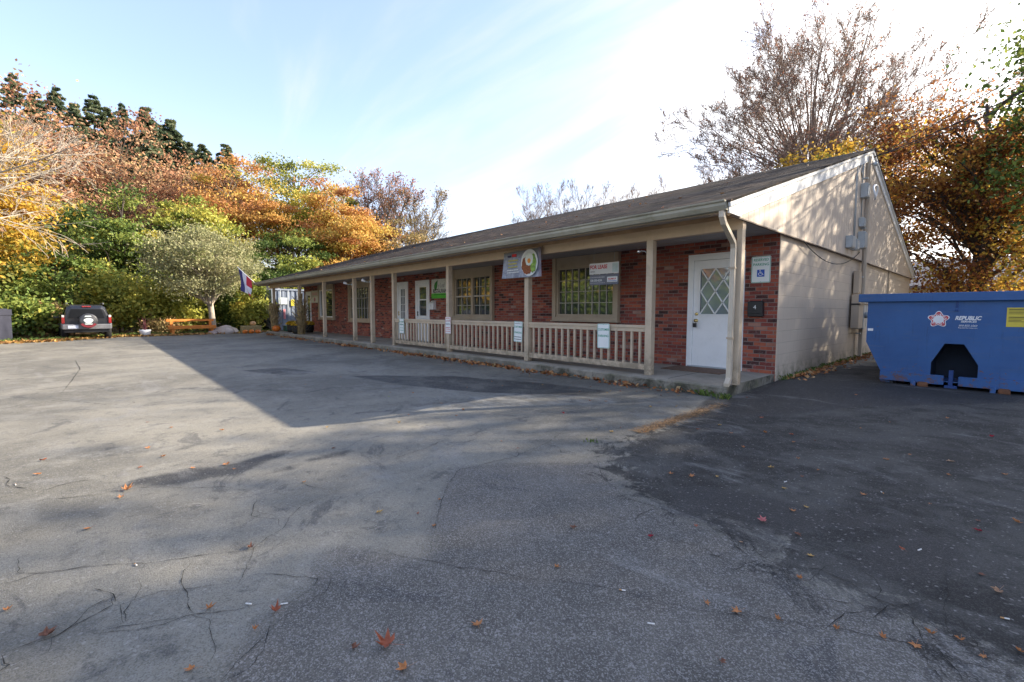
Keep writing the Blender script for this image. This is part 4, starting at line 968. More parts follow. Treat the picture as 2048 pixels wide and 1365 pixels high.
# FOR LEASE sign hanging from the porch ceiling
t = thing('for_lease_sign', 'FOR LEASE sign of two hanging panels, white over grey, in front of the large window', 'sign', (-5.56, 7.6, 1.9), R_(3))
UP = MB().box(-.345, -.004, .005, .345, .004, .225); UP.build('upper_panel', paint('panel_white', (.74, .74, .72), .45, .05), t)
MB().box(-.335, -.006, -.215, .345, .002, -.005).build('lower_panel', paint('panel_grey', (.16, .17, .21), .5, .08), t)
text_mesh('FOR LEASE', .105, (-.33, -.006, .145), RED, t, align='LEFT', sx=.82, bold=.0035)
text_mesh('RE/MAX', .036, (-.32, -.006, .055), BLACK, t, align='LEFT', sx=.9)
text_mesh('508-330-4234', .062, (-.32, -.0075, -.125), SIGNW, t, align='LEFT', sx=.80, bold=.001)
b = MB(); b.box(.085, -.0085, -.165, .32, -.0065, -.06); b.build('logo_plate', SIGNW, t)
text_mesh('RE/MAX', .052, (.2025, -.0095, -.105), RED, t, 'logo', bold=.001)
MB().box(.10, -.0095, -.150, .305, -.0086, -.140).build('logo_bar', BLUE, t)
m = MB(); rr = random.Random(8)
for zz, h in ((-.06, .02), (-.175, .010)):
    xx = -.32
    while xx < .02: l = rr.uniform(.012, .04); m.box(xx, -.0075, zz - h / 2, xx + l, -.0062, zz + h / 2); xx += l + .01
m.build('small_print', paint('pale_grey_ink', (.5, .5, .52), .5), t)
MB().box(.20, -.0055, .03, .335, -.0042, .21).build('faded_sticker', paint('sticker_pale', (.52, .62, .60), .5, .15, 9), t)
b = MB()
for xx in (-.24, .24): b.tube([(xx, 0, .22), (xx, 0, .555)], .0035, 6)
b.build('chain', GALV, t)
b = MB()
for xx in (-.22, .22): b.tube([(xx, 0, -.01), (xx, 0, .012)], .006, 6)
b.build('hook', DARKM, t)

# food banner with a cut-out plate, fixed over a post
t = thing('food_banner', 'grey banner with a plate of fried egg and rice, tied over a porch post', 'banner', (-7.05, YP - .05, 2.15), R_(0))
rn = random.Random(2); nx, nz = 22, 10; W_, H_ = 1.16, .57; vs = []; fs = []
def ban(u, v): return (-W_ / 2 + W_ * u - .05 * (1 - v) * (1 - u) * 1.2, -.02 + .018 * math.sin(u * 9 + v * 2) * (1 - v * .4), -H_ / 2 + H_ * v + .05 * (u - .5) * (v - .3))
for th_ in (0, .002):
    for j in range(nz + 1):
        for i in range(nx + 1): p = ban(i / nx, j / nz); vs.append((p[0], p[1] + th_, p[2]))
n1 = (nx + 1) * (nz + 1)
for j in range(nz):
    for i in range(nx):
        a = j * (nx + 1) + i; fs += [(a, a + 1, a + nx + 2, a + nx + 1), (n1 + a, n1 + a + nx + 1, n1 + a + nx + 2, n1 + a + 1)]
def bannermat():
    m = bpy.data.materials.new('printed_vinyl'); q = NT(m); o = q.obj(); s = q.n('ShaderNodeSeparateXYZ', Vector=o)
    n = q.noise(7, 6, .75, o, 1.0)
    c = q.mix(q.step(n, .3, .7), (.18, .20, .27), (.42, .46, .55)); c = q.mix(q.step(s.outputs[2], .12, .30), c, (.16, .16, .16))
    c = q.mix(q.math('MULTIPLY', q.step(s.outputs[0], .42, .56), .6), c, (.13, .08, .12))
    q.pbsdf(Base_Color=c, Roughness=.4); return m
b = MB(); b._add(vs, fs, True); b.build('cloth', bannermat(), t)
def disc(b, cx, cz, rx, rz, y, n=36, wob=0, a0=0, a1=2 * math.pi, seed=1):
    rr = random.Random(seed); pts = []
    for i in range(n):
        a = a0 + (a1 - a0) * i / (n if a1 - a0 > 6.2 else n - 1); k = 1 + wob * rr.uniform(-1, 1); pts.append((cx + rx * k * math.cos(a), cz + rz * k * math.sin(a)))
    b.prism(pts, 'y', y - .003, y)
yb = -.046
PL = paint('plate_white', (.74, .77, .76), .3, .05); EGG = paint('egg_white', (.72, .76, .68), .4, .12, 12); YOLK = paint('egg_yolk', (.80, .30, .05), .3, .15, 20)
RICE = paint('fried_rice', (.32, .10, .04), .6, .6, 55, .5, (.10, .12, .02)); LETT = paint('lettuce', (.25, .42, .08), .5, .5, 18)
cx, cz = .255, .01
b = MB(); disc(b, cx, cz, .25, .278, yb); b.build('plate', PL, t)
b = MB(); disc(b, cx, cz, .205, .228, yb - .004); b.build('plate_well', paint('plate_well', (.62, .65, .64), .3, .05), t)
b = MB(); disc(b, cx - .05, cz - .05, .17, .19, yb - .008, 40, .06, R_(95), R_(335), 4); b.build('rice', RICE, t)
b = MB(); disc(b, cx + .125, cz - .02, .085, .19, yb - .012, 30, .12, seed=6); b.build('lettuce', LETT, t)
b = MB(); disc(b, cx + .01, cz + .065, .115, .13, yb - .016, 30, .06, seed=5); b.build('egg_white', EGG, t)
b = MB(); disc(b, cx + .012, cz + .035, .048, .050, yb - .020, 20); b.build('yolk', YOLK, t)
YEL = paint('banner_yellow', (.55, .50, .10), .5, .2, 20)
m = MB(); rr = random.Random(5)
for zz in (.09, .02, -.05):
    xx = -.40
    while xx < -.14: l = rr.uniform(.02, .06); m.box(xx, -.046, zz - .014, xx + l, -.043, zz + .014); xx += l + .012
m.build('yellow_lettering', YEL, t)
m = MB()
for zz in (-.115, -.165):
    xx = -.44
    while xx < -.08: l = rr.uniform(.015, .05); m.box(xx, -.046, zz - .010, xx + l, -.043, zz + .010); xx += l + .01
m.build('white_lettering', SIGNW, t)
MB().box(-.28, -.046, .165, -.14, -.043, .225).build('red_label', RED, t)
MB().box(-.42, -.046, .165, -.31, -.043, .205).build('dark_label', paint('navy_ink', (.03, .03, .09), .5), t)
b = MB()
for xx, zz in ((-.57, .27), (.56, .30)): b.tube([(xx, -.02, zz), (xx, .05, zz + .03)], .004, 6)
b.build('tie', DARKM, t)

# flood lights under the beam
def floodlight(x, z, dx, label):
    t = thing('flood_light', label, 'lamp', (x, YP - .015, z), 0, 'flood lights on the porch posts')
    b = MB(); b.lathe([(0, .014), (.045, .014), (.045, .004), (.02, -.004), (0, -.004)], (0, 0, 0), 12, 'y'); b.build('base', GALV, t)
    b = MB(); b.tube([(0, 0, 0), (dx * .05, -.07, -.01), (dx * .09, -.11, .012)], .011, 8); b.build('arm', GALV, t)
    b = MB(); a = Vector((dx * .09, -.11, .012)); d = Vector((dx * .55, -.6, .35)).normalized()
    b.tube([a, a + d * .03, a + d * .09, a + d * .125], [.022, .036, .046, .05], 14); b.build('lamp_head', WHITE2, t)
    b = MB(); b.tube([a + d * .1251, a + d * .127], [.044, .043], 14); b.build('lens', paint('lamp_lens', (.6, .62, .6), .15), t)
floodlight(-15.94, 2.10, -1, 'white flood light on the porch post left of the double posts')
floodlight(-14.46, 2.12, -1, 'white flood light on the inner of the two close set porch posts')
t = thing('security_lamp', 'small round chrome lamp on a curved arm at the post nearest the lattice door', 'lamp', (-4.13, YP + .05, 2.10))  # round chrome security lamp on a post arm
b = MB(); b.tube([(0, 0, 0), (-.03, -.03, .05), (-.09, -.05, .06), (-.12, -.05, .055)], .006, 8); b.build('arm', GALV, t)
b = MB(); b.lathe([(0, -.03), (.018, -.026), (.03, -.006), (.028, .014), (.012, .028), (0, .03)], (-.135, -.05, .055), 14, 'z'); b.build('lamp_head', paint('chrome', (.75, .75, .76), .12, .02, 3, metal=1), t)

# door mat
t = MB().box(-4.35, 7.75, .0815, -3.25, 8.42, .094).build('door_mat', paint('brown_mat', (.17, .105, .07), .95, .3, 12, bump=.8, fine=90), None, .004)
tag(t, 'worn brown door mat lying in front of the white lattice door', 'mat')

# ------------------------------------------------------------------ service gear on the gable
GX = -2.572
t = thing('service_mast', 'tan painted service mast running up the gable wall to the peak', 'mast', (GX + .05, 14.42, 0))
b = MB(); b.box(-.045, -.055, .0, .035, .055, 5.02); b.build('pipe_cover', paint('tan_cover', (.50, .42, .33), .6, .12, 1.4), t, bevel=.006)
b = MB(); b.tube([(.02, -.35, 1.5), (.02, -.35, 4.6), (.05, -.30, 4.75), (.12, -.22, 4.78)], .018, 10); b.build('conduit', paint('tan_conduit', (.36, .30, .24), .6), t)
b = MB(); b.lathe([(.0, 0), (.05, .0), (.055, .05), (.03, .09), (0, .10)], (.14, -.2, 4.72), 12); b.build('weather_head', GALV, t)
for zz in (.6, 2.0, 3.2, 4.4): MB().box(-.05, -.40, zz, .05, -.30, zz + .03).build('pipe_strap', GALV, t)
def ebox(y0, y1, z0, z1, d, label, name='meter_box', mat=None, lid=True, cat='electrical box', group='electrical boxes on the gable wall'):
    t = thing(name, label, cat, (GX, (y0 + y1) / 2, z0), 0, group)
    w = (y1 - y0) / 2; h = z1 - z0
    w *= .88; h *= .9; d *= .85
    b = MB().box(.002, -w, 0, d, w, h); b.build('box', mat or GALV, t, bevel=.008)
    if lid: MB().box(d + .001, -w + .015, .02, d + .012, w - .015, h - .02).build('lid', mat or GALV, t, bevel=.005)
    return t
ebox(12.55, 12.98, 2.60, 2.90, .14, 'grey box leftmost on the gable siding just above the block wall')
ebox(13.08, 13.40, 2.60, 2.87, .13, 'narrow grey box beside the leftmost box on the gable siding')
ebox(13.72, 14.08, 2.70, 3.14, .16, 'tall grey box beside the service mast at the siding foot')
ebox(13.75, 14.02, 3.22, 3.46, .12, 'small square grey box above the tall grey box')
t = ebox(13.80, 14.08, 3.92, 4.30, .16, 'upper grey box with a coil of white cable, near the peak')
b = MB(); b.tube([(.22 + .02 * math.sin(a * 2), .30 + .15 * math.cos(a), .16 + .17 * math.sin(a)) for a in np.linspace(0, 6.28, 22)], .022, 8, cap=False); b.build('cable_coil', WHITE2, t)
BEIGE = paint('beige_box', (.45, .36, .27), .6, .1, 2)
t = thing('meter_bank', 'bank of electric meters in beige and grey cabinets low on the gable wall', 'electric meters', (-2.60, 14.2, .72))
MB().box(.002, -.62, .03, .16, -.12, .85).build('cabinet', BEIGE, t, bevel=.006)
MB().box(.002, -.10, .0, .17, .16, .80).build('meter_cabinet', GALV, t, bevel=.006); MB().box(.002, .20, .06, .17, .5, .80).build('meter_cabinet', GALV, t, bevel=.006)
MB().box(.002, .55, .1, .17, .82, .82).build('meter_cabinet', GALV, t, bevel=.006); MB().box(.002, -.64, .60, .19, .84, .635).build('trough', DARKM, t)
for yy in (.03, .35, .68):
    b = MB(); b.lathe([(.075, .171), (.075, .21), (.06, .235), (0, .24)], (0, yy, .35), 14, 'x'); b.build('meter', paint('meter_glass', (.25, .27, .27), .1), t)
t = thing('junction_box', 'beige box on the block wall above the meters', 'electrical box', (-2.60, 14.05, 1.60), 0, 'electrical boxes on the gable wall'); MB().box(.002, -.35, 0, .10, -.02, .55).build('box', BEIGE, t, bevel=.005); MB().box(.101, -.33, .02, .11, -.04, .53).build('lid', BEIGE, t)
CAB = paint('black_cable', (.025, .025, .028), .6, .1, 3)
def cable(name, pts, r, label, group=None, mat=CAB):
    b = MB(); b.tube(pts, r, 6); o = b.build(name, mat); return tag(o, label, 'cable', group)
def sag(p, q, s, n=16):
    return [tuple(p[i] + (q[i] - p[i]) * u - (s * 4 * u * (1 - u) if i == 2 else 0) for i in range(3)) for u in np.linspace(0, 1, n)]
cable('slack_cable', sag((-2.57, 9.5, 2.43), (-2.56, 14.0, 2.62), .35), .009, 'thin cable drooping across the block wall below the siding')
for i, (y, zt, zb) in enumerate([(13.35, 5.0 - .15, 2.9), (13.25, 4.6, 2.9), (13.80, 4.75, 4.38), (13.95, 4.8, 3.46)]):
    cable('wall_cable', [(-2.56, 14.3, 4.95), (-2.555, (y + 14.1) / 2, zt + .05), (-2.56, y, zt - .3), (-2.555, y, (zt + zb) / 2), (-2.56, y + .02, zb)], .011, ['grey cable leftmost of the drops below the gable peak', 'second cable from the left below the gable peak', 'cable running from the peak into the upper grey box', 'cable closest to the service mast, feeding the small square box'][i], 'cable drops on the gable', mat=GALV)
PA = (-2.45, 14.4, 4.98)
for i, (q, s, r) in enumerate([((8.8, 8.6, 11.1), .9, .009), ((8.8, 8.3, 9.9), 1.1, .012), ((8.8, 8.1, 9.5), 1.2, .009)]):
    cable('overhead_cable', sag(PA, q, s), r, ['uppermost black cable running from the gable peak over the blue dumpster', 'thick middle black cable running from the gable peak', 'lowest black cable running from the gable peak'][i], 'overhead service cables')
t = thing('utility_pole', 'brown wooden utility pole carrying the service cables', 'pole', (8.9, 8.3, -.1)); MB().lathe([(.15, -.1), (.13, 5), (.11, 12.0), (0, 12.05)], n=14).build('post', BARK, t); MB().box(-.06, -1.0, 11.2, .06, 1.0, 11.32).build('crossarm', BARK, t)

# ------------------------------------------------------------------ blue roll-off dumpster
def dumpster_paint():
    m = bpy.data.materials.new('dumpster_blue'); q = NT(m); o = q.obj(); z = q.n('ShaderNodeSeparateXYZ', Vector=o).outputs[2]
    n1 = q.noise(1.4, 5, .6, o); c = q.mix(q.step(n1, .3, .7), (.018, .078, .235), (.028, .105, .29))
    sc = q.noise(7, 6, .72, q.n('ShaderNodeMapping', Vector=o, Scale=(.35, 1, 2.2)).outputs[0], .3); c = q.mix(q.math('MULTIPLY', q.step(sc, .52, .66), .45), c, (.06, .11, .22))
    st = q.noise(11, 5, .7, q.n('ShaderNodeMapping', Vector=o, Scale=(1.6, 1, .18)).outputs[0]); c = q.mix(q.math('MULTIPLY', q.step(st, .55, .72), .35), c, (.012, .035, .09))
    ru = q.noise(9, 8, .78, o, .5); low = q.step(z, .55, .05); rm = q.math('MULTIPLY', q.step(q.math('ADD', ru, q.math('MULTIPLY', low, .13)), .64, .70), .85); c = q.mix(rm, c, (.13, .055, .03))
    p_ = q.pbsdf(Base_Color=c, Roughness=q.math('ADD', .42, q.math('MULTIPLY', n1, .25)), Normal=q.bump(q.noise(2.3, 2, .5, o), .35, .05)); MATS['dumpster_blue'] = m; return m
BLU = dumpster_paint()
BLUD = paint('dumpster_blue_dark', (.012, .05, .19), .5, .2, 3, .4, (.08, .05, .03)); RUST = paint('rusty_steel', (.16, .07, .035), .85, .4, 10)
DX, DY = -.515, 9.45
D = thing('roll_off_dumpster', 'blue steel roll-off dumpster with a white star logo standing beside the gable wall', 'dumpster', (DX, DY, -.03))
D.rotation_euler = (0, 0, R_(-1.5))
prof = [(-.82, .12), (-1.07, .68), (-1.07, 1.36), (1.07, 1.36), (1.07, .68), (.82, .12)]
pock = [(-.255, .12), (-.255, .40), (-.115, .70), (.095, .70), (.255, .40), (.255, .12)]
b = MB()
# front panel in pieces round the pocket
def fp(poly): b.prism(poly, 'y', 0, .025)
fp([(-.82, .12), (-.255, .12), (-.255, .40), (-.115, .70), (-.115, 1.36), (-1.07, 1.36), (-1.07, .68)])
fp([(.82, .12), (1.07, .68), (1.07, 1.36), (.095, 1.36), (.095, .70), (.255, .40), (.255, .12)]); fp([(-.115, .70), (.095, .70), (.095, 1.36), (-.115, 1.36)])
L = 4.3
lin = MB()
for i in range(5):                                             # pocket lining, its near-black colour standing in for shade
    p, q = pock[i], pock[i + 1]; lin._add([(p[0], .025, p[1]), (q[0], .025, q[1]), (q[0], .55, q[1]), (p[0], .55, p[1])], [(0, 1, 2, 3)])
lin.prism(pock, 'y', .55, .56); lin.build('hook_pocket', paint('pocket_shade_blue', (.008, .016, .035), .7, .3, 4), D)
for sx in (-1, 1):                                             # long sides
    b._add([(sx * .82, 0.02, .12), (sx * 1.07, 0.02, .68), (sx * 1.07, .02, 1.36), (sx * .82, L, .12), (sx * 1.07, L, .68), (sx * 1.07, L, 1.36)], [(0, 1, 4, 3), (1, 2, 5, 4)])
    b._add([(sx * .78, 0.03, .14), (sx * 1.03, 0.03, .69), (sx * 1.03, .03, 1.36), (sx * .78, L, .14), (sx * 1.03, L, .69), (sx * 1.03, L, 1.36)], [(0, 1, 4, 3), (1, 2, 5, 4)])
fp2 = prof; b.prism(prof, 'y', L, L + .03); b.box(-.82, .0, .115, .82, L, .13)
b.build('body', BLU, D)
b = MB().box(-1.19, -.06, 1.34, 1.19, .05, 1.47).box(-1.19, .05, 1.34, -1.04, L + .08, 1.47).box(1.04, .05, 1.34, 1.19, L + .08, 1.47).box(-1.04, L, 1.34, 1.04, L + .08, 1.47)
b.build('rim', BLU, D, bevel=.008)
b = MB()
for y in np.arange(.5, L, .6):
    for sx in (-1, 1): b._add([(sx * .83, y, .12), (sx * 1.12, y, .68), (sx * 1.12, y, 1.34), (sx * .83, y + .08, .12), (sx * 1.12, y + .08, .68), (sx * 1.12, y + .08, 1.34), (sx * 1.06, y, .68), (sx * 1.06, y, 1.34), (sx * 1.06, y + .08, .68), (sx * 1.06, y + .08, 1.34)], [(0, 1, 4, 3), (1, 2, 5, 4), (1, 6, 7, 2), (4, 5, 9, 8)])
b.build('side_rib', BLU, D)
b = MB().box(-.86, -.05, .075, -.10, .03, .215).box(.06, -.05, .075, .86, .03, .215).box(-.86, .03, .03, -.74, L, .115).box(.74, .03, .03, .86, L, .115)
b.build('bottom_rail', BLU, D, bevel=.005)
b = MB().box(-.05, -.01, .04, .0, .04, .30).box(-.09, -.03, .03, .05, .03, .07); b.build('pull_hook', BLUD, D, bevel=.004)
for x in (-.44, .42):
    b = MB().box(x - .03, -.09, -.05, x + .03, .02, .11); lg = b.build('roller_bracket', BLU, D, bevel=.006)
    b = MB(); b.lathe([(0, x + .05), (.045, x + .05), (.055, x + .07), (.055, x + .15), (.045, x + .17), (0, x + .17)], (0, -.04, .045), 14, 'x'); b.build('roller', RUST, D)
for x in (-.86, .74):
    for y in (.12, L - .4):
        b = MB(); b.lathe([(0, x), (.075, x), (.085, x + .02), (.085, x + .15), (.075, x + .17), (0, x + .17)], (0, y, .025), 16, 'x'); b.build('wheel', DARKM, D)
b = MB().box(-.02, -.012, 1.24, .01, -.001, 1.34).box(-.025, -.02, 1.19, .015, -.001, 1.215); b.build('latch', BLUD, D)
# decals
STARR = paint('logo_red', (.50, .03, .05), .5); STARW = paint('logo_white', (.75, .76, .78), .5)
def lobed(r0, r1, n=100): return [((r0 + r1 * (.5 + .5 * math.cos(5 * (a - math.pi / 2)))) * math.cos(a), (r0 + r1 * (.5 + .5 * math.cos(5 * (a - math.pi / 2)))) * math.sin(a)) for a in np.linspace(0, 2 * math.pi, n + 1)[:-1]]
lx, lz = -.20, 1.065
for nm, poly, y, mt in (('logo_outline', lobed(.085, .042), -.003, STARW), ('logo_petals', lobed(.074, .040), -.005, STARR), ('logo_petals_inner', lobed(.060, .038), -.0065, STARW)):
    b = MB(); b.prism([(lx + p[0], lz + p[1]) for p in poly], 'y', y, y + .0018); b.build(nm, mt, D)
for k in range(5):
    a = math.pi / 2 + k * 2 * math.pi / 5
    text_mesh('R', .058, (lx + .076 * math.cos(a), -.0072, lz + .076 * math.sin(a)), STARR, D, 'logo_letter', (math.pi / 2, 0, 0) if False else (math.pi / 2, -(a - math.pi / 2), 0), bold=.002)
st = [((.058 if i % 2 == 0 else .026) * math.cos(math.pi / 2 + i * math.pi / 5), (.058 if i % 2 == 0 else .026) * math.sin(math.pi / 2 + i * math.pi / 5)) for i in range(10)]
b = MB(); b.prism([(lx + p[0], lz + p[1]) for p in st], 'y', -.0092, -.0078); b.build('logo_star', STARW, D)
text_mesh('REPUBLIC', .078, (.115, -.004, 1.085), STARW, D, bold=.003, shear=.25, sx=.80)
text_mesh('SERVICES', .040, (.125, -.004, 1.035), STARW, D, bold=.001, shear=.25)
text_mesh('800-825-3260', .036, (.12, -.004, .975), STARW, D, shear=.25, sx=.95)
text_mesh('RepublicServices.com', .022, (.12, -.004, .943), STARW, D, sx=1.05)
b = MB().box(.50, -.004, .97, .80, -.001, 1.24); yl = b.build('warning_label', paint('label_yellow', (.62, .50, .06), .5, .1, 5), D)
rr = random.Random(9)
for zz in (1.215, 1.105):
    m = MB()
    m.box(.52, -.0058, zz - .004, .78, -.0042, zz + .006)
    for k in range(3): m.box(.52, -.0058, zz - .025 - k * .02, .52 + rr.uniform(.12, .25), -.0042, zz - .019 - k * .02)
    m.build('small_print', BLACK, yl)
MB().box(-1.055, -.004, .865, -.985, -.001, .905).build('reflector', STARW, D)
# ------------------------------------------------------------------ far left: vehicle, bins, bench, decorations
GL = -.09
def suv():
    t = thing('parked_car', 'dark grey and black compact off-roader with covered spare wheel, parked facing the trees', 'car', (-28.35, -.42, GL), 0)
    t.scale = (.86, .86, .86)
    hx, hy = -1, -.07; t.rotation_euler = (0, 0, math.atan2(hy, hx) - math.pi / 2)
    BODY = paint('car_graphite', (.014, .016, .022), .35, .1, 2, .1, coat=.5); CLAD = paint('car_grey_cladding', (.16, .16, .17), .45, .1, 3)
    CG = paint('car_glass', (.012, .013, .016), .25, .2, 2, spec=.25)
    # local: +Y forward, rear at y=-2.05
    secs = [(-2.02, .86, .50, .98, 1.55, .62), (-1.9, .89, .42, 1.0, 1.68, .68), (-1.2, .90, .40, 1.0, 1.74, .70), (.1, .90, .40, .99, 1.73, .70), (.75, .90, .40, .97, 1.60, .66), (1.15, .89, .40, .96, 1.10, .72), (1.9, .86, .42, .90, .98, .66), (2.1, .80, .48, .80, .86, .60)]
    vs = []; n = 12
    for (y, w, zl, zb, zt, wt) in secs:
        for (x, z) in ((-w * .9, zl), (-w, zl + .12), (-w, zb - .12), (-w * .97, zb), (-wt - .03, zt - .08), (-wt * .85, zt), (wt * .85, zt), (wt + .03, zt - .08), (w * .97, zb), (w, zb - .12), (w, zl + .12), (w * .9, zl)): vs.append((x, y, z))
    m = len(secs); fs = [(i * n + k, i * n + (k + 1) % n, (i + 1) * n + (k + 1) % n, (i + 1) * n + k) for i in range(m - 1) for k in range(n)] + [tuple(range(n))[::-1], tuple(range((m - 1) * n, m * n))]
    b = MB(); b._add(vs, fs, False); b.build('body', BODY, t, bevel=.03)
    b = MB(); b.prism([(-.66, 1.06), (.66, 1.06), (.56, 1.50), (-.56, 1.50)], 'y', -2.045, -2.00); b.build('rear_window', CG, t, bevel=.01)
    for sx in (-1, 1):
        b = MB(); b._add([(sx * .895, -1.75, 1.04), (sx * .895, .7, 1.03), (sx * .735, .45, 1.60), (sx * .745, -1.65, 1.60), (sx * .88, -1.75, 1.04), (sx * .88, .7, 1.03), (sx * .71, .45, 1.60), (sx * .72, -1.65, 1.60)], [(0, 1, 2, 3), (4, 7, 6, 5), (0, 4, 5, 1), (2, 6, 7, 3)]); b.build('side_window', CG, t)
        b = MB().box(sx * .80, -2.07, .80, sx * .91, -1.94, 1.16); b.build('taillight', paint('tail_red', (.32, .015, .015), .2, .2, 12, coat=1), t, bevel=.015)
        b = MB().box(sx * .81, -2.075, 1.10, sx * .90, -1.96, 1.21); b.build('reverse_light', paint('lamp_clear', (.75, .72, .68), .15), t, bevel=.012)
        b = MB().tube([(sx * .66, -1.7, 1.76), (sx * .68, -1.3, 1.82), (sx * .68, .1, 1.81), (sx * .66, .5, 1.72)], .022, 8); b.build('roof_rail', CLAD, t)
        b = MB(); b.obox((sx * 1.02, .62, 1.12), (.20, .10, .16), (0, 0, 0)); b.build('mirror', CLAD, t, bevel=.03)
        b = MB().box(sx * .86, -2.0, .52, sx * .93, -1.0, .80).box(sx * .86, .75, .5, sx * .93, 1.8, .78); b.build('fender_flare', CLAD, t, bevel=.03)
        for y in (-1.35, 1.35):
            b = MB(); b.lathe([(.20, sx * .93), (.33, sx * .93), (.37, sx * .90), (.37, sx * .72), (.33, sx * .68), (.2, sx * .68)], (0, y, .37), 24, 'x'); w = b.build('wheel', paint('tyre', (.02, .02, .02), .85), t)
            b = MB(); b.lathe([(0, sx * .915), (.05, sx * .92), (.18, sx * .90), (.215, sx * .925), (.215, sx * .90)], (0, y, .37), 20, 'x'); b.build('rim', GALV, w)
    b = MB().box(-.90, -2.14, .50, .90, -1.95, .76); b.build('bumper', CLAD, t, bevel=.04)
    b = MB().box(-.84, -2.03, .34, .84, -1.9, .50); b.build('lower_valance', DARKM, t, bevel=.02)
    b = MB(); b.lathe([(0, -2.27), (.30, -2.27), (.35, -2.24), (.36, -2.10), (.33, -2.06), (0, -2.05)], (.04, 0, .93), 28, 'y'); s = b.build('spare_wheel', paint('wheel_cover', (.05, .05, .055), .45, .1, 3, coat=.3), t)
    DG = paint('decal_white', (.72, .78, .74), .5, .05)
    b = MB(); b.prism([(.04 + .17 * math.cos(a) * (1 + .12 * math.sin(3 * a)), .93 + .13 * math.sin(a)) for a in np.linspace(0, 6.28, 20)[:-1]], 'y', -2.276, -2.272); b.prism([(-.10, 1.12), (.16, 1.12), (.13, 1.18), (-.07, 1.18)], 'y', -2.276, -2.272); b.prism([(-.09, .74), (.17, .74), (.19, .79), (-.1, .79)], 'y', -2.276, -2.272)
    b.build('cover_decal', DG, s)
    b = MB(); A = np.linspace(R_(210), R_(330), 14); b.prism([(.04 + .34 * math.cos(a), .93 + .34 * math.sin(a)) for a in A] + [(.04 + .24 * math.cos(a), .93 + .24 * math.sin(a)) for a in A[::-1]], 'y', -2.277, -2.272) ; b.build('cover_band', paint('decal_dark_red', (.25, .03, .04), .5), s)
    MB().box(-.70, -2.155, .555, -.33, -2.142, .70).build('licence_plate', paint('plate_pale', (.62, .66, .76), .4, .03), t)
    MB().box(-.17, -2.02, 1.60, .17, -1.9, 1.66).build('brake_light', paint('tail_red', (.5, .02, .02), .2), t, bevel=.01)
    return t
suv()
# a second car mostly hidden in the shrubs
t = thing('parked_car', 'pale car almost hidden behind shrubs left of the off-roader', 'car', (-36.5, -2.6, GL), R_(70))
vs = [(-.85, -2.1, .35), (.85, -2.1, .35), (.85, 2.1, .35), (-.85, 2.1, .35), (-.88, -2.15, .8), (.88, -2.15, .8), (.88, 2.15, .75), (-.88, 2.15, .75), (-.68, -1.5, 1.42), (.68, -1.5, 1.42), (.66, .5, 1.40), (-.66, .5, 1.40), (-.80, -1.95, .95), (.80, -1.95, .95), (.82, 1.1, .95), (-.82, 1.1, .95)]
b = MB(); b._add(vs, [(0, 3, 2, 1), (0, 1, 5, 4), (1, 2, 6, 5), (2, 3, 7, 6), (3, 0, 4, 7), (4, 5, 13, 12), (5, 6, 14, 13), (6, 7, 15, 14), (7, 4, 12, 15), (12, 13, 9, 8), (13, 14, 10, 9), (14, 15, 11, 10), (15, 12, 8, 11), (8, 9, 10, 11)]); b.build('body', paint('car_silver', (.55, .56, .57), .3, .05, coat=1), t, bevel=.05)
b = MB().box(-.62, -1.83, 1.0, .62, -1.72, 1.35); b.build('rear_window', GLASS2, t)
for sx in (-1, 1):
    for y in (-1.3, 1.35):
        b = MB(); b.lathe([(0, sx * .88), (.3, sx * .88), (.32, sx * .7), (0, sx * .68)], (0, y, .32), 18, 'x'); b.build('wheel', DARKM, t)

# dark bin at the left edge
t = thing('waste_container', 'dark slate waste container with two white stickers at the left edge of the lot', 'dumpster', (-25.75, -2.95, GL), R_(118 - 90 + 32))
SL_ = paint('container_slate', (.035, .037, .055), .6, .15, 2, .3, (.03, .03, .035))
t.rotation_euler = (0, 0, math.atan2(.44, -1.09))       # long side faces the lot
b = MB().box(-.95, -1.1, .06, .95, 0, 1.16); 
t.rotation_euler = (0, 0, R_(74)); t.location = (-25.85, -3.65, GL)
MB().box(-.9, 0, .05, .9, 1.1, 1.05).build('body', SL_, t, bevel=.01)
b = MB()
for i in range(9): b.box(-.86 + i * .2, -.02, 1.06, -.80 + i * .2, 1.1, 1.30)
b.box(-.93, -.03, 1.05, .93, 1.13, 1.08).box(-.92, .0, 1.08, .92, 1.1, 1.27); b.build('lid', SL_, t)
MB().box(.70, -.03, .35, .78, -.001, .7).build('side_pocket', SL_, t, bevel=.01)
MB().box(.15, -.012, .72, .75, -.001, .93).build('pink_sticker', paint('sticker_pink', (.62, .52, .60), .5, .1, 8), t)
b = MB(); b.prism([(-.1 + .33 * math.cos(a), .60 + .13 * math.sin(a)) for a in np.linspace(0, 6.28, 18)[:-1]], 'y', -.012, -.001); b.build('oval_sticker', paint('sticker_white', (.68, .74, .74), .5, .1, 8), t)
b = MB(); b.box(-.3, -.014, .585, .1, -.0125, .615); b.build('sticker_lettering', BLACK, t)

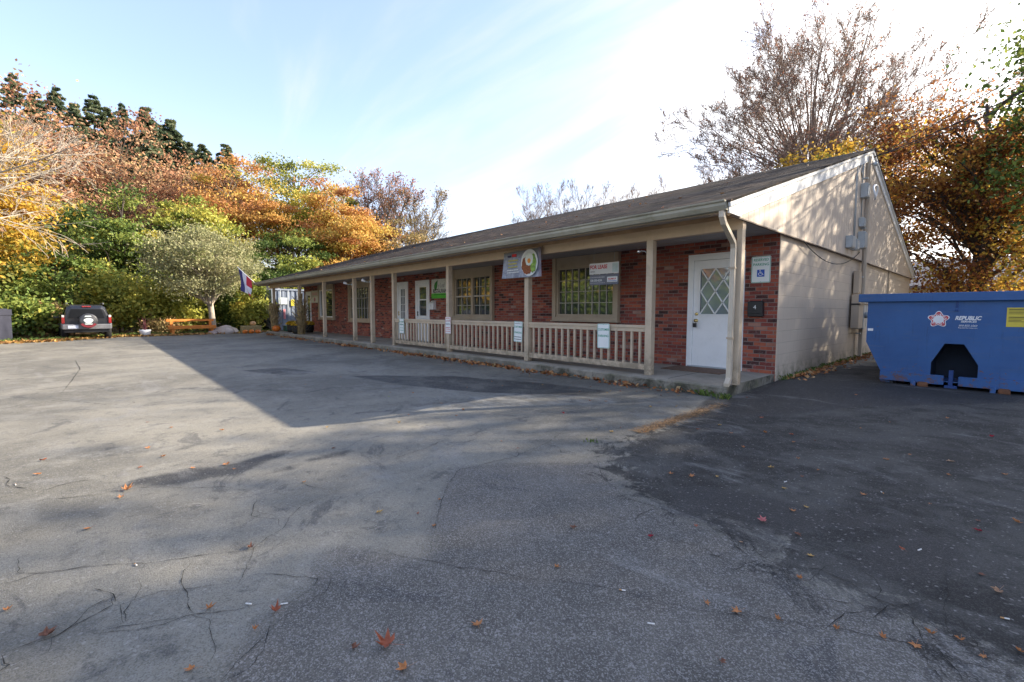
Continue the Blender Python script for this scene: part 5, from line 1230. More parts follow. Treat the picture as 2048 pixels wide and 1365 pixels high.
# orange bench
ORW = paint('orange_stained_wood', (.60, .20, .035), .5, .2, 4, .15, (.3, .09, .02))
bx0, by0, bx1, by1 = -28.6, 2.80, -28.9, 4.55
t = thing('bench', 'bright orange stained plank bench at the edge of the lot beside the leaning trunks', 'bench', (-28.75, 3.65, GL), R_(97))
for z0, z1, y0, y1, nm in ((.42, .47, -.20, .20, 'seat'), (.68, .80, .14, .20, 'top_rail')):
    MB().box(-1.05, y0, z0, 1.05, y1, z1).build(nm, ORW, t, bevel=.008)
MB().box(-1.05, -.23, .30, 1.05, -.19, .44).build('apron', ORW, t, bevel=.008)
for x in (-.9, .82):
    MB().box(x, .10, 0, x + .12, .18, .70).build('leg', ORW, t, bevel=.005); MB().box(x, -.19, 0, x + .12, -.11, .42).build('leg', ORW, t, bevel=.005)
# rocks
def rock(x, y, s, label, seed, col=(.42, .36, .31), h=.6):
    rng = np.random.default_rng(seed); b = bmesh.new(); bmesh.ops.create_icosphere(b, subdivisions=3, radius=1)
    for v in b.verts:
        n = v.co.normalized(); k = 1 + .18 * math.sin(n.x * 3 + seed) * math.cos(n.y * 4 + seed) + .10 * math.sin(n.z * 7 + n.x * 6) + rng.normal() * .02
        v.co = Vector((n.x * s * k, n.y * s * .8 * k, max(-.1, n.z * s * h * k)))
    me = bpy.data.meshes.new('rock'); b.to_mesh(me); b.free(); me.materials.append(paint('rock_' + str(seed), col, .9, .3, 2.5, .4, bump=.7, fine=12))
    for p in me.polygons: p.use_smooth = True
    o = bpy.data.objects.new('rock', me); COL.objects.link(o); o.location = (x, y, GL); return tag(o, label, 'rock')
rock(-28.75, 5.15, .75, 'pale boulder at the foot of the leaning twin trunks', 3, (.46, .39, .35), .55)
rock(-28.4, 4.55, .3, 'small pinkish rock between the bench and the pale boulder', 6, (.40, .32, .30))
# spiky red plant in a white pot
def spiky(x, y, label):
    t = thing('potted_plant', label, 'plant', (x, y, GL))
    MB().lathe([(.13, 0), (.20, .06), (.22, .22), (.24, .30), (.21, .31), (.19, .28), (0, .28)], n=18).build('pot', WHITE2, t)
    rng = random.Random(3); b = MB()
    for i in range(38):
        a = rng.uniform(0, 6.28); l = rng.uniform(.45, .85); s = rng.uniform(.15, .75)
        p = [(0.03 * math.cos(a), .03 * math.sin(a), .27)]
        for k in range(1, 5):
            u = k / 4; p.append((l * s * u * math.cos(a), l * s * u * math.sin(a), .27 + l * (u - .35 * s * u * u)))
        w = .014
        vs = []
        for j, q in enumerate(p):
            ww = w * (1 - j / 4.2); vs += [(q[0] - ww * math.sin(a), q[1] + ww * math.cos(a), q[2]), (q[0] + ww * math.sin(a), q[1] - ww * math.cos(a), q[2])]
        b._add(vs, [(2 * j, 2 * j + 1, 2 * j + 3, 2 * j + 2) for j in range(4)])
    b.build('leaves', paint('burgundy_blades', (.14, .035, .045), .5, .3, 6), t)
spiky(-28.3, 1.72, 'white pot with burgundy spiky blades between the car and the orange bench')
# pumpkins
OR = paint('pumpkin_skin', (.62, .16, .02), .4, .15, 5)
def pumpkin(x, y, z, r, label, grp, mat=OR):
    t = thing('pumpkin', label, 'pumpkin', (x, y, z), 0, grp)
    prof = [(0, .08 * r)] + [(r * math.sin(a) ** .8, r * .82 - r * .80 * math.cos(a)) for a in np.linspace(.25, 2.9, 14)] + [(0, r * 1.45)]
    b = MB(); b.lathe(prof, n=40, wob=lambda a, h: 1 + .05 * abs(math.sin(5 * a)) - .03); b.build('fruit', mat, t)
    b = MB().tube([(0, 0, r * 1.42), (.03 * r, 0, r * 1.65), (.18 * r, .05 * r, r * 1.85)], [.12 * r, .08 * r, .09 * r], 7); b.build('stem', paint('pumpkin_stem', (.12, .13, .04), .8), t)
pumpkin(-25.35, 6.80, .08, .20, 'large orange pumpkin at the foot of the corner porch post', None)
PG = 'small pumpkins by the hay bale'
pumpkin(-27.9, 5.92, GL, .13, 'leftmost small orange pumpkin on the ground in front of the hay bale', PG)
pumpkin(-27.85, 6.22, GL, .14, 'middle small orange pumpkin on the ground in front of the hay bale', PG)
pumpkin(-27.8, 6.52, GL, .13, 'rightmost small orange pumpkin on the ground in front of the hay bale', PG)
pumpkin(-28.3, 6.4, GL + .42, .15, 'pale peach pumpkin sitting on top of the hay bale', PG, paint('pale_pumpkin', (.60, .34, .16), .5, .1))
t = thing('hay_bale', 'long straw bale with small pumpkins before it at the end of the porch', 'hay bale', (-28.3, 6.3, GL), R_(92)); STRAW = paint('straw', (.34, .27, .13), .95, .45, 22, .4, (.14, .15, .05), 1, fine=60)
MB().box(-.48, -.22, 0, .48, .22, .42).build('bale', STRAW, t, bevel=.03)
def strands(name, c, rad, z0, z1, n, mat, parent, seed, spread=.06, ln=(.3, .7), w=.012, flare=.0):
    rng = np.random.default_rng(seed); b = MB()
    for i in range(n):
        a = rng.random() * 6.28; r = rad * rng.uniform(.8, 1.1); z = rng.uniform(z0, z1); l = rng.uniform(*ln); x, y = c[0] + r * math.cos(a), c[1] + r * math.sin(a)
        o = rng.normal(size=2) * spread + np.array([math.cos(a), math.sin(a)]) * flare; ww = w * rng.uniform(.6, 1.4); t_ = (-math.sin(a) * ww, math.cos(a) * ww)
        p = [(x, y, z), (x + o[0], y + o[1], z + l * .5), (x + o[0] * 2.4, y + o[1] * 2.4, z + l * (.85 if rng.random() < .6 else .45))]
        vs = []
        for q in p: vs += [(q[0] - t_[0], q[1] - t_[1], q[2]), (q[0] + t_[0], q[1] + t_[1], q[2])]
        b._add(vs, [(0, 1, 3, 2), (2, 3, 5, 4)])
    return b.build(name, mat, parent)
CORN = paint('dry_cornstalk', (.38, .28, .14), .9, .4, 9, .4, (.17, .12, .06))
for (x, y, label, sd_, h) in ((-25.84, 6.86, 'bundle of dry cornstalks tied round the corner porch post', 3, 1.45), (-21.79, 6.90, 'tall bundle of dry cornstalks tied round the second porch post from the left', 9, 1.75)):
    t = thing('cornstalk_bundle', label, 'cornstalks', (x, y, .08), 0, 'cornstalk bundles on the porch posts')
    rng = np.random.default_rng(sd_); b = MB()
    for i in range(16):
        a = i / 16 * 6.28; r = .13 + .03 * rng.random(); b.tube([(r * math.cos(a), r * math.sin(a), 0), (r * .95 * math.cos(a), r * .95 * math.sin(a), h * .5), (r * 1.5 * math.cos(a) + rng.normal() * .03, r * 1.5 * math.sin(a), h * rng.uniform(.85, 1.1))], [.018, .015, .008], 5)
    b.build('stalks', CORN, t); strands('leaves', (0, 0), .16, .05, h * .8, 150, CORN, t, sd_, .07, (.25, .7), .02, .05)
    MB().lathe([(.185, h * .5), (.19, h * .5 + .02), (.185, h * .5 + .05)], n=14).build('twine', paint('twine', (.3, .2, .1), .9), t)
# planters with yellow mums
YM = leafmat('mum_petals', [(0, (.45, .24, .01)), (.5, (.70, .42, .02)), (1, (.80, .55, .05))], .2); GM = leafmat('mum_leaves', [(0, (.03, .06, .02)), (1, (.07, .13, .03))], .2)
def planter(x, y, r, label, seed, orange=False):
    t = thing('flower_planter', label, 'planter', (x, y, .08), 0, 'planters of yellow flowers on the porch')
    b = MB(); b.lathe([(r * .78, 0), (r * .98, .18), (r, .30), (r * .94, .40), (r * .86, .41), (r * .84, .36), (0, .36)], n=24); b.build('tub', paint('dark_barrel', (.03, .027, .024), .7, .4, 6), t)
    b = MB().lathe([(r * .985, .115), (r * .995, .15)], n=24).lathe([(r * 1.0, .30), (r * .985, .335)], n=24); b.build('hoop', DARKM, t)
    rng = np.random.default_rng(seed); n = 900
    d = unit(rng.normal(size=(n, 3))); d[:, 2] = abs(d[:, 2]); P_ = d * np.array([r * 1.15, r * 1.15, .17]) * rng.uniform(.75, 1, (n, 1)) + np.array([0, 0, .40])
    v, f, tt = leaf_cards(rng, P_, .055, rng.random(n), .9); npmesh('flowers', v, f, YM, t, {'tint': tt})
    P_ = d[:500] * np.array([r * 1.1, r * 1.1, .2]) * .85 + np.array([0, 0, .38]); v, f, tt = leaf_cards(rng, P_, .07, rng.random(500)); npmesh('foliage', v, f, GM, t, {'tint': tt})
planter(-22.45, 6.98, .29, 'dark barrel of yellow flowers standing nearest, at the foot of the tall cornstalks', 1)
planter(-24.4, 7.3, .27, 'dark tub of yellow flowers between the pumpkin and the cornstalk post', 2)
planter(-23.4, 7.75, .25, 'raised tub of orange yellow flowers partly behind the tall cornstalks', 5)
t = thing('storage_tote', 'low green plastic tote beside the large pumpkin', 'tote', (-25.7, 7.5, .08)); MB().box(-.3, -.2, 0, .3, .2, .26).build('tub', paint('tote_green', (.02, .12, .09), .5), t, bevel=.02); MB().box(-.32, -.22, .262, .32, .22, .29).build('lid', paint('tote_green', (.02, .12, .09), .5), t, bevel=.01)

# shipping container seen through the porch end
t = thing('shipping_container', 'blue grey corrugated storage container with stickers behind the end of the porch', 'container', (-30.3, 7.95, GL), R_(0))
CT = paint('container_bluegrey', (.23, .27, .34), .6, .18, 1.5, .4, (.14, .13, .13))
b = MB()
def corr(x, y0, y1, z0, z1, dx):
    y = y0; 
    while y < y1 - .05: b.box(x, y, z0, x + dx, y + .13, z1); y += .26
b.box(-5.8, 0, .12, -.05, 2.4, 2.55); corr(-.05, .06, 2.36, .2, 2.5, .03)
x = -5.7
while x < -.2: b.box(x, -.035, .2, x + .13, -.001, 2.5); x += .26
b.box(-.06, -.04, .1, .03, .05, 2.6).box(-.06, 2.35, .1, .03, 2.44, 2.6).box(-.05, .05, 2.5, .025, 2.35, 2.6).box(-.05, .05, .08, .025, 2.35, .2)
b.build('body', CT, t)
b = MB()
for y in (.45, .9, 1.5, 1.95): b.tube([(.05, y, .15), (.05, y, 2.5)], .018, 8)
b.build('lock_rod', GALV, t)
MB().box(.032, .35, 1.65, .036, .85, 2.05).build('white_sticker', paint('sticker_white', (.68, .74, .74), .5, .1, 8), t)
MB().box(.032, 1.05, 1.55, .036, 1.25, 1.95).build('yellow_sticker', paint('sticker_yellow', (.55, .48, .05), .5), t)
MB().box(.032, .6, .75, .036, .72, 1.35).build('red_sticker', PINK, t)

# flag on an angled pole
t = thing('flag', 'drooping red white and navy flag on a slanted white pole at the eave end', 'flag', (-26.1, 6.17, 2.46))
pa, pb = Vector((0, 0, 0)), Vector((-.42, -.80, .92))
MB().tube([pa, pb], .014, 8).build('pole', WHITE2, t); MB().lathe([(0, 0), (.03, .01), (.03, .05), (0, .06)], tuple(pb), 10).build('finial', BRASS, t)
def cloth(u0, u1, v0, v1, nm, mat, off=0):
    vs = []; nu, nv = 6, 12; b = MB()
    for th_ in (0, .003):
        for j in range(nv + 1):
            for i in range(nu + 1):
                u = u0 + (u1 - u0) * i / nu; v = v0 + (v1 - v0) * j / nv
                p = pa + (pb - pa) * (.28 + .66 * u); L = 1.15 * v
                sw = .10 * math.sin(v * 5 + u * 6) * v
                # hanging side gathers toward the low end of the pole
                tx = p + Vector((.04 * sw * 3, -.10 * (1 - u) * v * 0 + .16 * v * (u - .2) + sw * .5, -L * (1 - .25 * (1 - u))))
                vs.append((tx.x + th_ + off, tx.y, tx.z))
    m = (nu + 1) * (nv + 1); fs = []
    for j in range(nv):
        for i in range(nu):
            a = j * (nu + 1) + i; fs += [(a, a + 1, a + nu + 2, a + nu + 1), (m + a, m + a + nu + 1, m + a + nu + 2, m + a + 1)]
    b._add(vs, fs, True); b.build(nm, mat, t)
FR = paint('flag_red', (.55, .03, .05), .7, .1, 4); FW = paint('flag_white', (.70, .68, .74), .7, .1, 4); FN = paint('flag_navy', (.05, .045, .16), .7, .1, 4)
cloth(0, .42, 0, .52, 'red_field', FR); cloth(0, .42, .52, .85, 'white_field', FW); cloth(0, .42, .85, 1, 'red_field', FR); cloth(.42, .72, 0, 1, 'white_field', FW); cloth(.72, 1, 0, 1, 'navy_field', FN)

# small brown shed with pale posts seen under the trees left of the porch
t = thing('garden_shed', 'small brown shed with pale corner posts under the trees behind the pumpkins', 'shed', (-33.5, 8.2, GL), R_(15))
MB().box(-1.3, -1.3, 0, 1.3, 1.3, 2.0).build('wall', paint('shed_brown', (.09, .055, .04), .85, .3, 3), t)
b = MB(); b.prism([(-1.55, 1.95), (0, 2.75), (1.55, 1.95), (1.55, 2.02), (0, 2.85), (-1.55, 2.02)], 'x', -1.5, 1.6); b.build('roof', paint('shed_roof', (.13, .12, .12), .9), t)
for y in (-1.2, .1, 1.2): MB().box(1.45, y - .06, 0, 1.57, y + .06, 2.0).build('post', WHITE, t)
MB().box(1.302, -.9, .9, 1.33, -.4, 1.4).build('window', GLASS2, t)

# pale house behind the trees on the right
t = thing('neighbour_house', 'pale sided house with grey roof half hidden behind the trees on the right', 'house', (-3.0, 52, GL), R_(8))
MB().box(-9, -4, 0, 12, 4, 3.2).build('wall', paint('pale_siding', (.66, .60, .56), .7, .05, 1), t)
b = MB(); b.prism([(-4.6, 3.1), (0, 5.4), (4.6, 3.1), (4.6, 3.3), (0, 5.6), (-4.6, 3.3)], 'x', -9.5, 12.5); rf = b.build('roof', paint('grey_roof', (.22, .21, .21), .9, .1, 1), t)
for x in (-7, -3.5, 1.0, 4.5): 
    w = MB().box(x - .55, -4.06, 1.0, x + .55, -4.005, 2.4).build('window', WHITE, t); MB().box(x - .47, -4.075, 1.08, x + .47, -4.062, 2.32).build('pane', GLASS2, w)

# ------------------------------------------------------------------ vegetation
L_RUST = leafmat('rust_leaves', [(0, (.20, .10, .06)), (.35, (.38, .18, .10)), (.65, (.50, .29, .16)), (.85, (.42, .32, .18)), (1, (.55, .32, .08))], .35)
L_RUSTR = leafmat('rust_orange_leaves', [(0, (.06, .04, .014)), (.3, (.18, .065, .027)), (.5, (.33, .13, .038)), (.70, (.48, .24, .05)), (.86, (.52, .38, .06)), (1, (.24, .25, .06))], .52)
L_OR = leafmat('orange_leaves', [(0, (.30, .13, .06)), (.3, (.52, .25, .09)), (.55, (.64, .38, .11)), (.8, (.62, .48, .11)), (1, (.32, .33, .09))], .4)
L_YEL = leafmat('yellow_leaves', [(0, (.14, .16, .035)), (.22, (.34, .26, .04)), (.45, (.56, .33, .05)), (.7, (.64, .42, .07)), (1, (.50, .30, .05))], .4)
L_YG = leafmat('yellow_green_leaves', [(0, (.10, .14, .03)), (.35, (.27, .30, .06)), (.65, (.46, .45, .09)), (.88, (.58, .50, .10)), (1, (.46, .27, .06))], .35)
L_GR = leafmat('green_leaves', [(0, (.04, .07, .02)), (.45, (.12, .18, .04)), (.8, (.28, .32, .07)), (1, (.42, .36, .06))], .35)
L_OL = leafmat('olive_leaves', [(0, (.20, .21, .09)), (.4, (.30, .30, .15)), (.75, (.40, .36, .20)), (1, (.25, .32, .09))], .3)
L_EV = leafmat('hazed_needles', [(0, (.06, .10, .06)), (.5, (.13, .17, .09)), (1, (.27, .25, .14))], .35)  # needle tones lightened in place of distance haze
L_PK = leafmat('sparse_pink_leaves', [(0, (.26, .11, .08)), (.6, (.42, .21, .15)), (1, (.50, .30, .14))], .4)
BARKE = paint('warm_brown_bark', (.23, .165, .13), .9, .3, 3, .3, (.12, .09, .07))
L_TAN = leafmat('sparse_tan_leaves', [(0, (.20, .17, .07)), (.6, (.38, .28, .12)), (1, (.46, .28, .12))], .3)

# evergreens rising at the back
EG = 'evergreens rising behind the autumn trees'
EVG = [(-78.5, -5.9, 28.6, 6.4), (-72.1, -2.2, 26.0, 6.0), (-72.1, 0.8, 26.1, 6.2), (-65.9, 2.9, 23.8, 5.4), (-61.4, 4.7, 22.4, 5.2), (-63.4, 7.0, 22.4, 5.8), (-58.5, 9.1, 18.9, 4.8), (-54.4, 10.4, 18.1, 4.8), (-81.8, -9.4, 29.9, 6.6), (-79.6, -4.3, 27.2, 5.8), (-76.3, -0.8, 26.0, 5.8), (-72.3, 2.0, 25.0, 5.6), (-66.8, 6.2, 22.6, 5.2), (-61.9, 8.3, 19.8, 4.8)]
EL_ = ['leftmost tall evergreen at the photo edge', 'second tall evergreen from the left', 'broad evergreen third from the left', 'evergreen just left of the dark blunt topped one', 'dark evergreen with a blunt top above the rust oaks', 'sloping shouldered evergreen right of the dark blunt one', 'left one of the short close pair of evergreens', 'right one of the short close pair of evergreens', 'evergreen beyond the left edge of the lot', 'lower evergreen between the two tallest at the left', 'lower evergreen tucked left of the broad third one', 'lower evergreen right of the broad third one', 'low evergreen filling the gap right of the dark blunt one', 'lowest evergreen, just left of the short close pair']
E0 = None
for i, (x, y, h, r) in enumerate(EVG):
    if i in (0, 4): E0 = evergreen('evergreen_tree', EL_[i], x, y, h, r, L_EV, BARKD, 40 + i, group=EG, leaf=.36, whorls=38, gappy=.22 + .1 * (i == 0)); hb, rb = h, r
    else:
        E0 = copy_tree(E0); E0.location = (x, y, -.1); E0.rotation_euler = (0, 0, i * 1.3); E0.scale = (r / rb, r / rb, h / hb); E0['label'] = EL_[i]

LT = [  # name,label,x,y,H,rx,zlo,mat,wood,seed,clumps,lpc,leaf,kw
 ('maple_tree', 'big yellow orange maple with drooping boughs at the far left', -31.5, -4.6, 9.6, 4.1, 1.3, L_YEL, BARK, 11, 85, 170, .24, dict(tintz=.1)),
 ('oak_tree', 'tall rust brown oak at the far left behind the yellow maple', -46, -5.0, 15.9, 6.0, 5, L_RUST, BARK, 12, 105, 120, .27, {}),
 ('oak_tree', 'tall brownish pink oak, second from the left', -47, 1.8, 15.8, 5.6, 5, L_RUST, BARK, 13, 100, 110, .27, {}),
 ('oak_tree', 'rust coloured oak above the dark green trees, with an orange lower side', -45.5, 7.2, 13.8, 5.0, 4, L_RUST, BARK, 14, 95, 120, .27, {}),
 ('maple_tree', 'bright orange maple left of the yellow green tree', -40.5, 7.8, 12.2, 3.9, 4.5, L_OR, BARK, 15, 85, 150, .25, dict(tintz=.1)),
 ('maple_tree', 'green and yellow tree rising behind the olive coloured tree', -36.5, 5.2, 8.8, 3.1, 2, L_YG, BARK, 16, 75, 150, .24, {}),
 ('maple_tree', 'green leaved tree with a few yellow boughs right of the yellow maple', -37, 1.4, 8.8, 3.5, 1.0, L_GR, BARKD, 17, 80, 150, .24, {}),
 ('maple_tree', 'tall yellow green tree left of the orange maple by the roof', -42, 13.2, 14.4, 3.9, 3, L_YG, BARK, 18, 95, 150, .25, {}),
 ('maple_tree', 'yellow green tree with a russet top beside the tall yellow green one', -42.0, 16.6, 13.0, 3.0, 4, L_YG, BARK, 19, 70, 140, .25, {}),
 ('maple_tree', 'bright orange maple with a pale trunk behind the left end of the roof', -36.2, 14.9, 12.2, 3.5, 1.8, L_OR, BARKL, 20, 100, 160, .24, dict(tintz=-.35)),
 ('maple_tree', 'russet topped maple right of the bright orange maple', -37.5, 17.8, 10.6, 2.6, 3, L_RUSTR, BARK, 21, 60, 130, .24, {}),
 ('tree', 'olive yellow tree with thin foliage behind the roof middle', -36.5, 19.6, 9.0, 3.3, 2.5, L_TAN, BARK, 22, 60, 90, .22, {}),
 ('tree', 'dark green low tree behind the off-roader', -35, -1.6, 4.6, 3.0, .4, L_GR, BARKD, 23, 60, 150, .22, {}),
 ('tree', 'dark green tree directly behind the corner of the porch roof', -35.5, 10.6, 7.2, 3.0, .6, L_GR, BARKD, 24, 70, 150, .23, {}),
 ('maple_tree', 'yellow leaved maple showing just above the right part of the roof ridge', -5.9, 24.5, 9.3, 2.6, 4.2, L_YEL, BARKD, 31, 60, 120, .17, {}),
 ('maple_tree', 'large rust and orange maple beyond the right gable, branches reaching over the dumpster', -.9, 26.5, 11.6, 4.7, 1.3, L_RUSTR, BARKD, 32, 170, 215, .125, dict(hollow=.75, sig=.10, tr=.32, ry=4.5)),
 ('maple_tree', 'darker green and yellow tree at the right edge of the photo', 2.6, 23.6, 13.2, 4.3, 1.6, L_GR, BARKD, 33, 120, 190, .16, dict(hollow=.6)),
 ('maple_tree', 'rust coloured tree behind the large maple, its crown touching the gable line', -4.6, 31.0, 14.0, 4.4, 1.6, L_RUSTR, BARKD, 34, 110, 150, .14, dict(hollow=.7, sig=.12)),
 ('maple_tree', 'yellow and rust tree low behind the large maple, in front of the pale house', 1.0, 34.5, 12.5, 4.6, 1.0, L_RUSTR, BARKD, 35, 110, 150, .16, dict(hollow=.7, sig=.12, tintz=-.5)),
]
for (nm, lb, x, y, H, rx, zlo, lm, wd, sd_, cl, lp, lf_, kw) in LT:
    if x < -20: lp = int(lp * (1.7 if nm != 'oak_tree' else 1.15)); lf_ *= .74; kw = dict(dict(sig=.15, hollow=.40, rough=.50, zf=.34), **kw); cl = int(cl * 1.15)
    leafy_tree(nm, lb, x, y, H, rx, zlo, lm, wd, sd_, cl, lp, lf_, **kw)
# out of the frame on the right: the trees whose shade lies on the lot
for i, (x, y, H, rx, zlo, lm, cl, lp, lb) in enumerate([
    (12.5, 15.5, 13.0, 5.6, 2.0, L_RUSTR, 170, 230, 'broad rust leaved tree whose shade falls over the near end of the lot'),
    (12.4, 22.5, 16.0, 5.4, 2.0, L_YG, 160, 220, 'tall yellow green shade tree farther along the east side of the lot'),
    (18.5, 13.0, 14.0, 5.8, 1.5, L_GR, 150, 200, 'green shade tree at the south east corner of the lot'),
    (21.0, 18.0, 17.5, 6.4, 2.0, L_RUSTR, 150, 200, 'tall rust tree behind the green shade tree'),
    (9.0, 26.5, 14.0, 4.2, 4.0, L_YG, 100, 150, 'slim yellow green shade tree behind the broad rust one'),
    (7.8, 17.0, 8.8, 3.5, 1.6, L_RUSTR, 120, 190, 'low rust shade tree between the dumpster and the broad rust one')]):
    leafy_tree('shade_tree', lb, x, y, H, rx, zlo, lm, BARKD, 51 + i, cl, lp, .27, group='shade trees east of the lot', hollow=.6)

# olive coloured rounded tree with twin leaning trunks
leafy_tree('olive_tree', 'rounded olive and tan tree on twin leaning trunks beside the orange bench', -29.6, 4.75, 5.8, 2.3, 1.95, L_OL, BARKL, 61, 100, 330, .105, tr=.15, lean=(.1, -.35), stems=2, cy=.1, ry=2.6, rough=.45, sig=.15)

# bare and thinly leaved trees
LV4 = [(7, .65, .52, .55, .22, .25), (6, .6, .55, .5, .15, .15), (6, .6, .55, .55, .12, .15), (5, .6, .6, .6, .08, .15)]
leafy_tree('elm_tree', 'tall wide spreading tree with fine twigs and sparse pinkish leaves behind the roof', -9.0, 34.2, 21.4, 9.6, 5.0, L_PK, BARKE, 71, 150, 110, .11,
           hollow=.36, sig=.11, tr=.20, stems=3, attach=(.1, .42), twigs=[(6, .45, .28, .5, .2, .45), (7, .6, .55, .5, .12, .15), (6, .6, .6, .6, .08, .12)], minr=.009, rough=.2, lean=(0, 0))
bare_tree('tree', 'thin tree with fine grey twigs and few pink leaves right of the orange maple', -38.9, 19.8, 15.0, 4.2, 4, L_PK, BARK, 72, LV4[:3] + [(4, .6, .6, .6, .08, .15)], tr=.13, stems=3, fan=.16, leafn=4200, leaf=.16, minr=.012, leafsig=.2)
bare_tree('tree', 'sparse tan leaved tree with open twigs at the right end of the left woods', -39.6, 23.4, 14.2, 4.2, 4, L_TAN, BARK, 73, LV4[:3] + [(4, .6, .6, .6, .08, .15)], tr=.12, stems=3, fan=.18, leafn=2600, leaf=.16, minr=.012, leafsig=.2)
bare_tree('tree', 'bare grey branched tree leaning in from the left edge over the yellow maple', -20.6, -4.4, 7.2, 4.4, 2.6, L_RUST, BARKL, 78, [(7, .8, .75, .6, .12, .55), (6, .7, .6, .5, .05, .15), (6, .7, .55, .5, .0, .15), (4, .6, .5, .5, -.02, .1)], tr=.11, stems=3, fan=.20, leafn=1200, leaf=.09, trunk_h=6.0, minr=.006, lean=(.2, 1.5), ry=5.2)
BG = 'small bare trees behind the roof ridge'
b0 = bare_tree('bare_tree', 'bare tree directly above the middle of the roof, left of the pair', -34.5, 35.0, 15.3, 3.2, 6, None, BARKE, 75, LV4, tr=.13, stems=3, fan=.16, minr=.009, group=BG)
for (x, y, s, a, lb) in ((-32.6, 38.5, 1.04, 1.1, 'tallest bare tree above the middle of the roof'), (-29.8, 42.5, 1.02, 2.3, 'bare tree right of the tallest one above the roof'), (-27.0, 45.5, 1.06, 3.9, 'rightmost small bare tree above the roof'), (-17.8, 41.5, 1.0, 5.0, 'low bare tree at the left foot of the tall spreading elm')):
    c = copy_tree(b0); c.location = (x, y, -.1); c.rotation_euler = (0, 0, a); c.scale = (s, s, s); c['label'] = lb

# shrubs along the edge of the lot
def shrub(label, x, y, H, rx, lm, seed, n=34, lp=130, leaf=.17, **k):
    return leafy_tree('shrub', label, x, y, H, rx, .05, lm, BARKD, seed, n, lp, leaf, tr=.04, group='shrubs along the edge of the lot', cat='shrub', sig=.24, **k)
shrub('green and rusty shrub between the dark container and the off-roader', -29.2, -2.7, 1.9, 1.5, L_GR, 81)
shrub('yellowish brown shrub left of the off-roader', -30.2, -1.5, 1.7, 1.2, L_TAN, 82)
shrub('tall green shrub right behind the off-roader', -32.2, .9, 3.6, 1.7, L_YG, 83, 44)
shrub('yellow green bush right of the off-roader', -31.4, 2.3, 3.2, 1.5, L_YG, 84, 40)
shrub('green bush behind the orange bench', -31.6, 3.6, 2.1, 1.4, L_YG, 85)
shrub('dark bush at the right of the twin trunks', -31.8, 6.6, 2.0, 1.3, L_GR, 86)
shrub('light green climbing bush beside the corner porch post', -30.3, 6.9, 3.4, .95, L_YG, 87, 36)
shrub('green bush behind the flag', -32.6, 6.0, 4.2, 1.3, L_GR, 88, 44)
shrub('low dry brown bush in front of the woods beside the potted plant', -30.1, 2.6, .9, .9, L_TAN, 89, 22, 80, .1)
shrub('dark evergreen bush behind the container', -33.5, 12.5, 3.6, 1.9, L_GR, 90, 44)
shrub('green bush far behind the left end of the lot', -36.5, -5.5, 3.4, 2.2, L_GR, 91, 44)
shrub('dark green bush below the yellow maple', -33.5, -7.0, 3.2, 2.1, L_GR, 92, 44)
shrub('tall golden bush behind the dumpster beside the gable', -1.6, 24.8, 4.2, 1.9, L_RUSTR, 93, 46, 70, .14)
shrub('rusty golden bush behind the middle of the dumpster', 1.4, 23.5, 4.6, 2.0, L_YEL, 94, 46, 65, .14)
for i, (x, y) in enumerate(((-24, -17), (-33, -16.5), (-42, -18), (-52, -18), (-15, -18))):  # unseen bushes, added to cover the bright horizon in the window reflections
    leafy_tree('added_bush', 'dense dark bush number %s of the unseen row added to darken the window reflections' % ['one', 'two', 'three', 'four', 'five'][i], x, y, 3.6, 5.2, .0, L_GR, BARKD, 140 + i, 90, 120, .42, group='unseen bushes added across the lot', cat='shrub')
# dense undergrowth deep in the woods reads as one mass
def mass():
    rng = np.random.default_rng(99); n = 60000
    a = rng.random(n); C_ = np.stack([np.interp(a, [0, .5, 1], [-46, -50, -44]) + rng.normal(size=n) * 1.8, np.interp(a, [0, .5, 1], [-22, 8, 34]), np.zeros(n)], 1)
    C_[:, 1] += rng.normal(size=n) * .6
    h = 4.2 + 1.6 * np.sin(C_[:, 1] * .9) + 1.1 * np.sin(C_[:, 1] * 2.3 + 1)
    C_[:, 2] = rng.random(n) ** .8 * h
    v, f, t_ = leaf_cards(rng, C_, .42, np.clip(.5 * rng.random(n) + .4 * (np.sin(C_[:, 1] * 1.7) * .5 + .5) * rng.random(n), 0, 1))
    o = npmesh('undergrowth', v, f, L_GR, None, {'tint': t_}); tag(o, kind='stuff')
mass()
# trees behind the camera, seen only as reflections in the windows
for i, (x, y, H, rx, lm) in enumerate([(-33, -19, 12, 5.5, L_YG), (-21, -21, 13, 5.5, L_OR), (-43, -23, 12, 5.5, L_GR), (-55, -22, 14, 6, L_YEL)]):
    leafy_tree('street_tree', ['yellow green street tree reflected in the large window', 'orange street tree reflected in the lattice door', 'green street tree reflected in the double window', 'yellow street tree reflected in the white doors'][i], x, y, H, rx, .4, lm, BARK, 100 + i, 90, 120, .5, group='street trees across the lot')

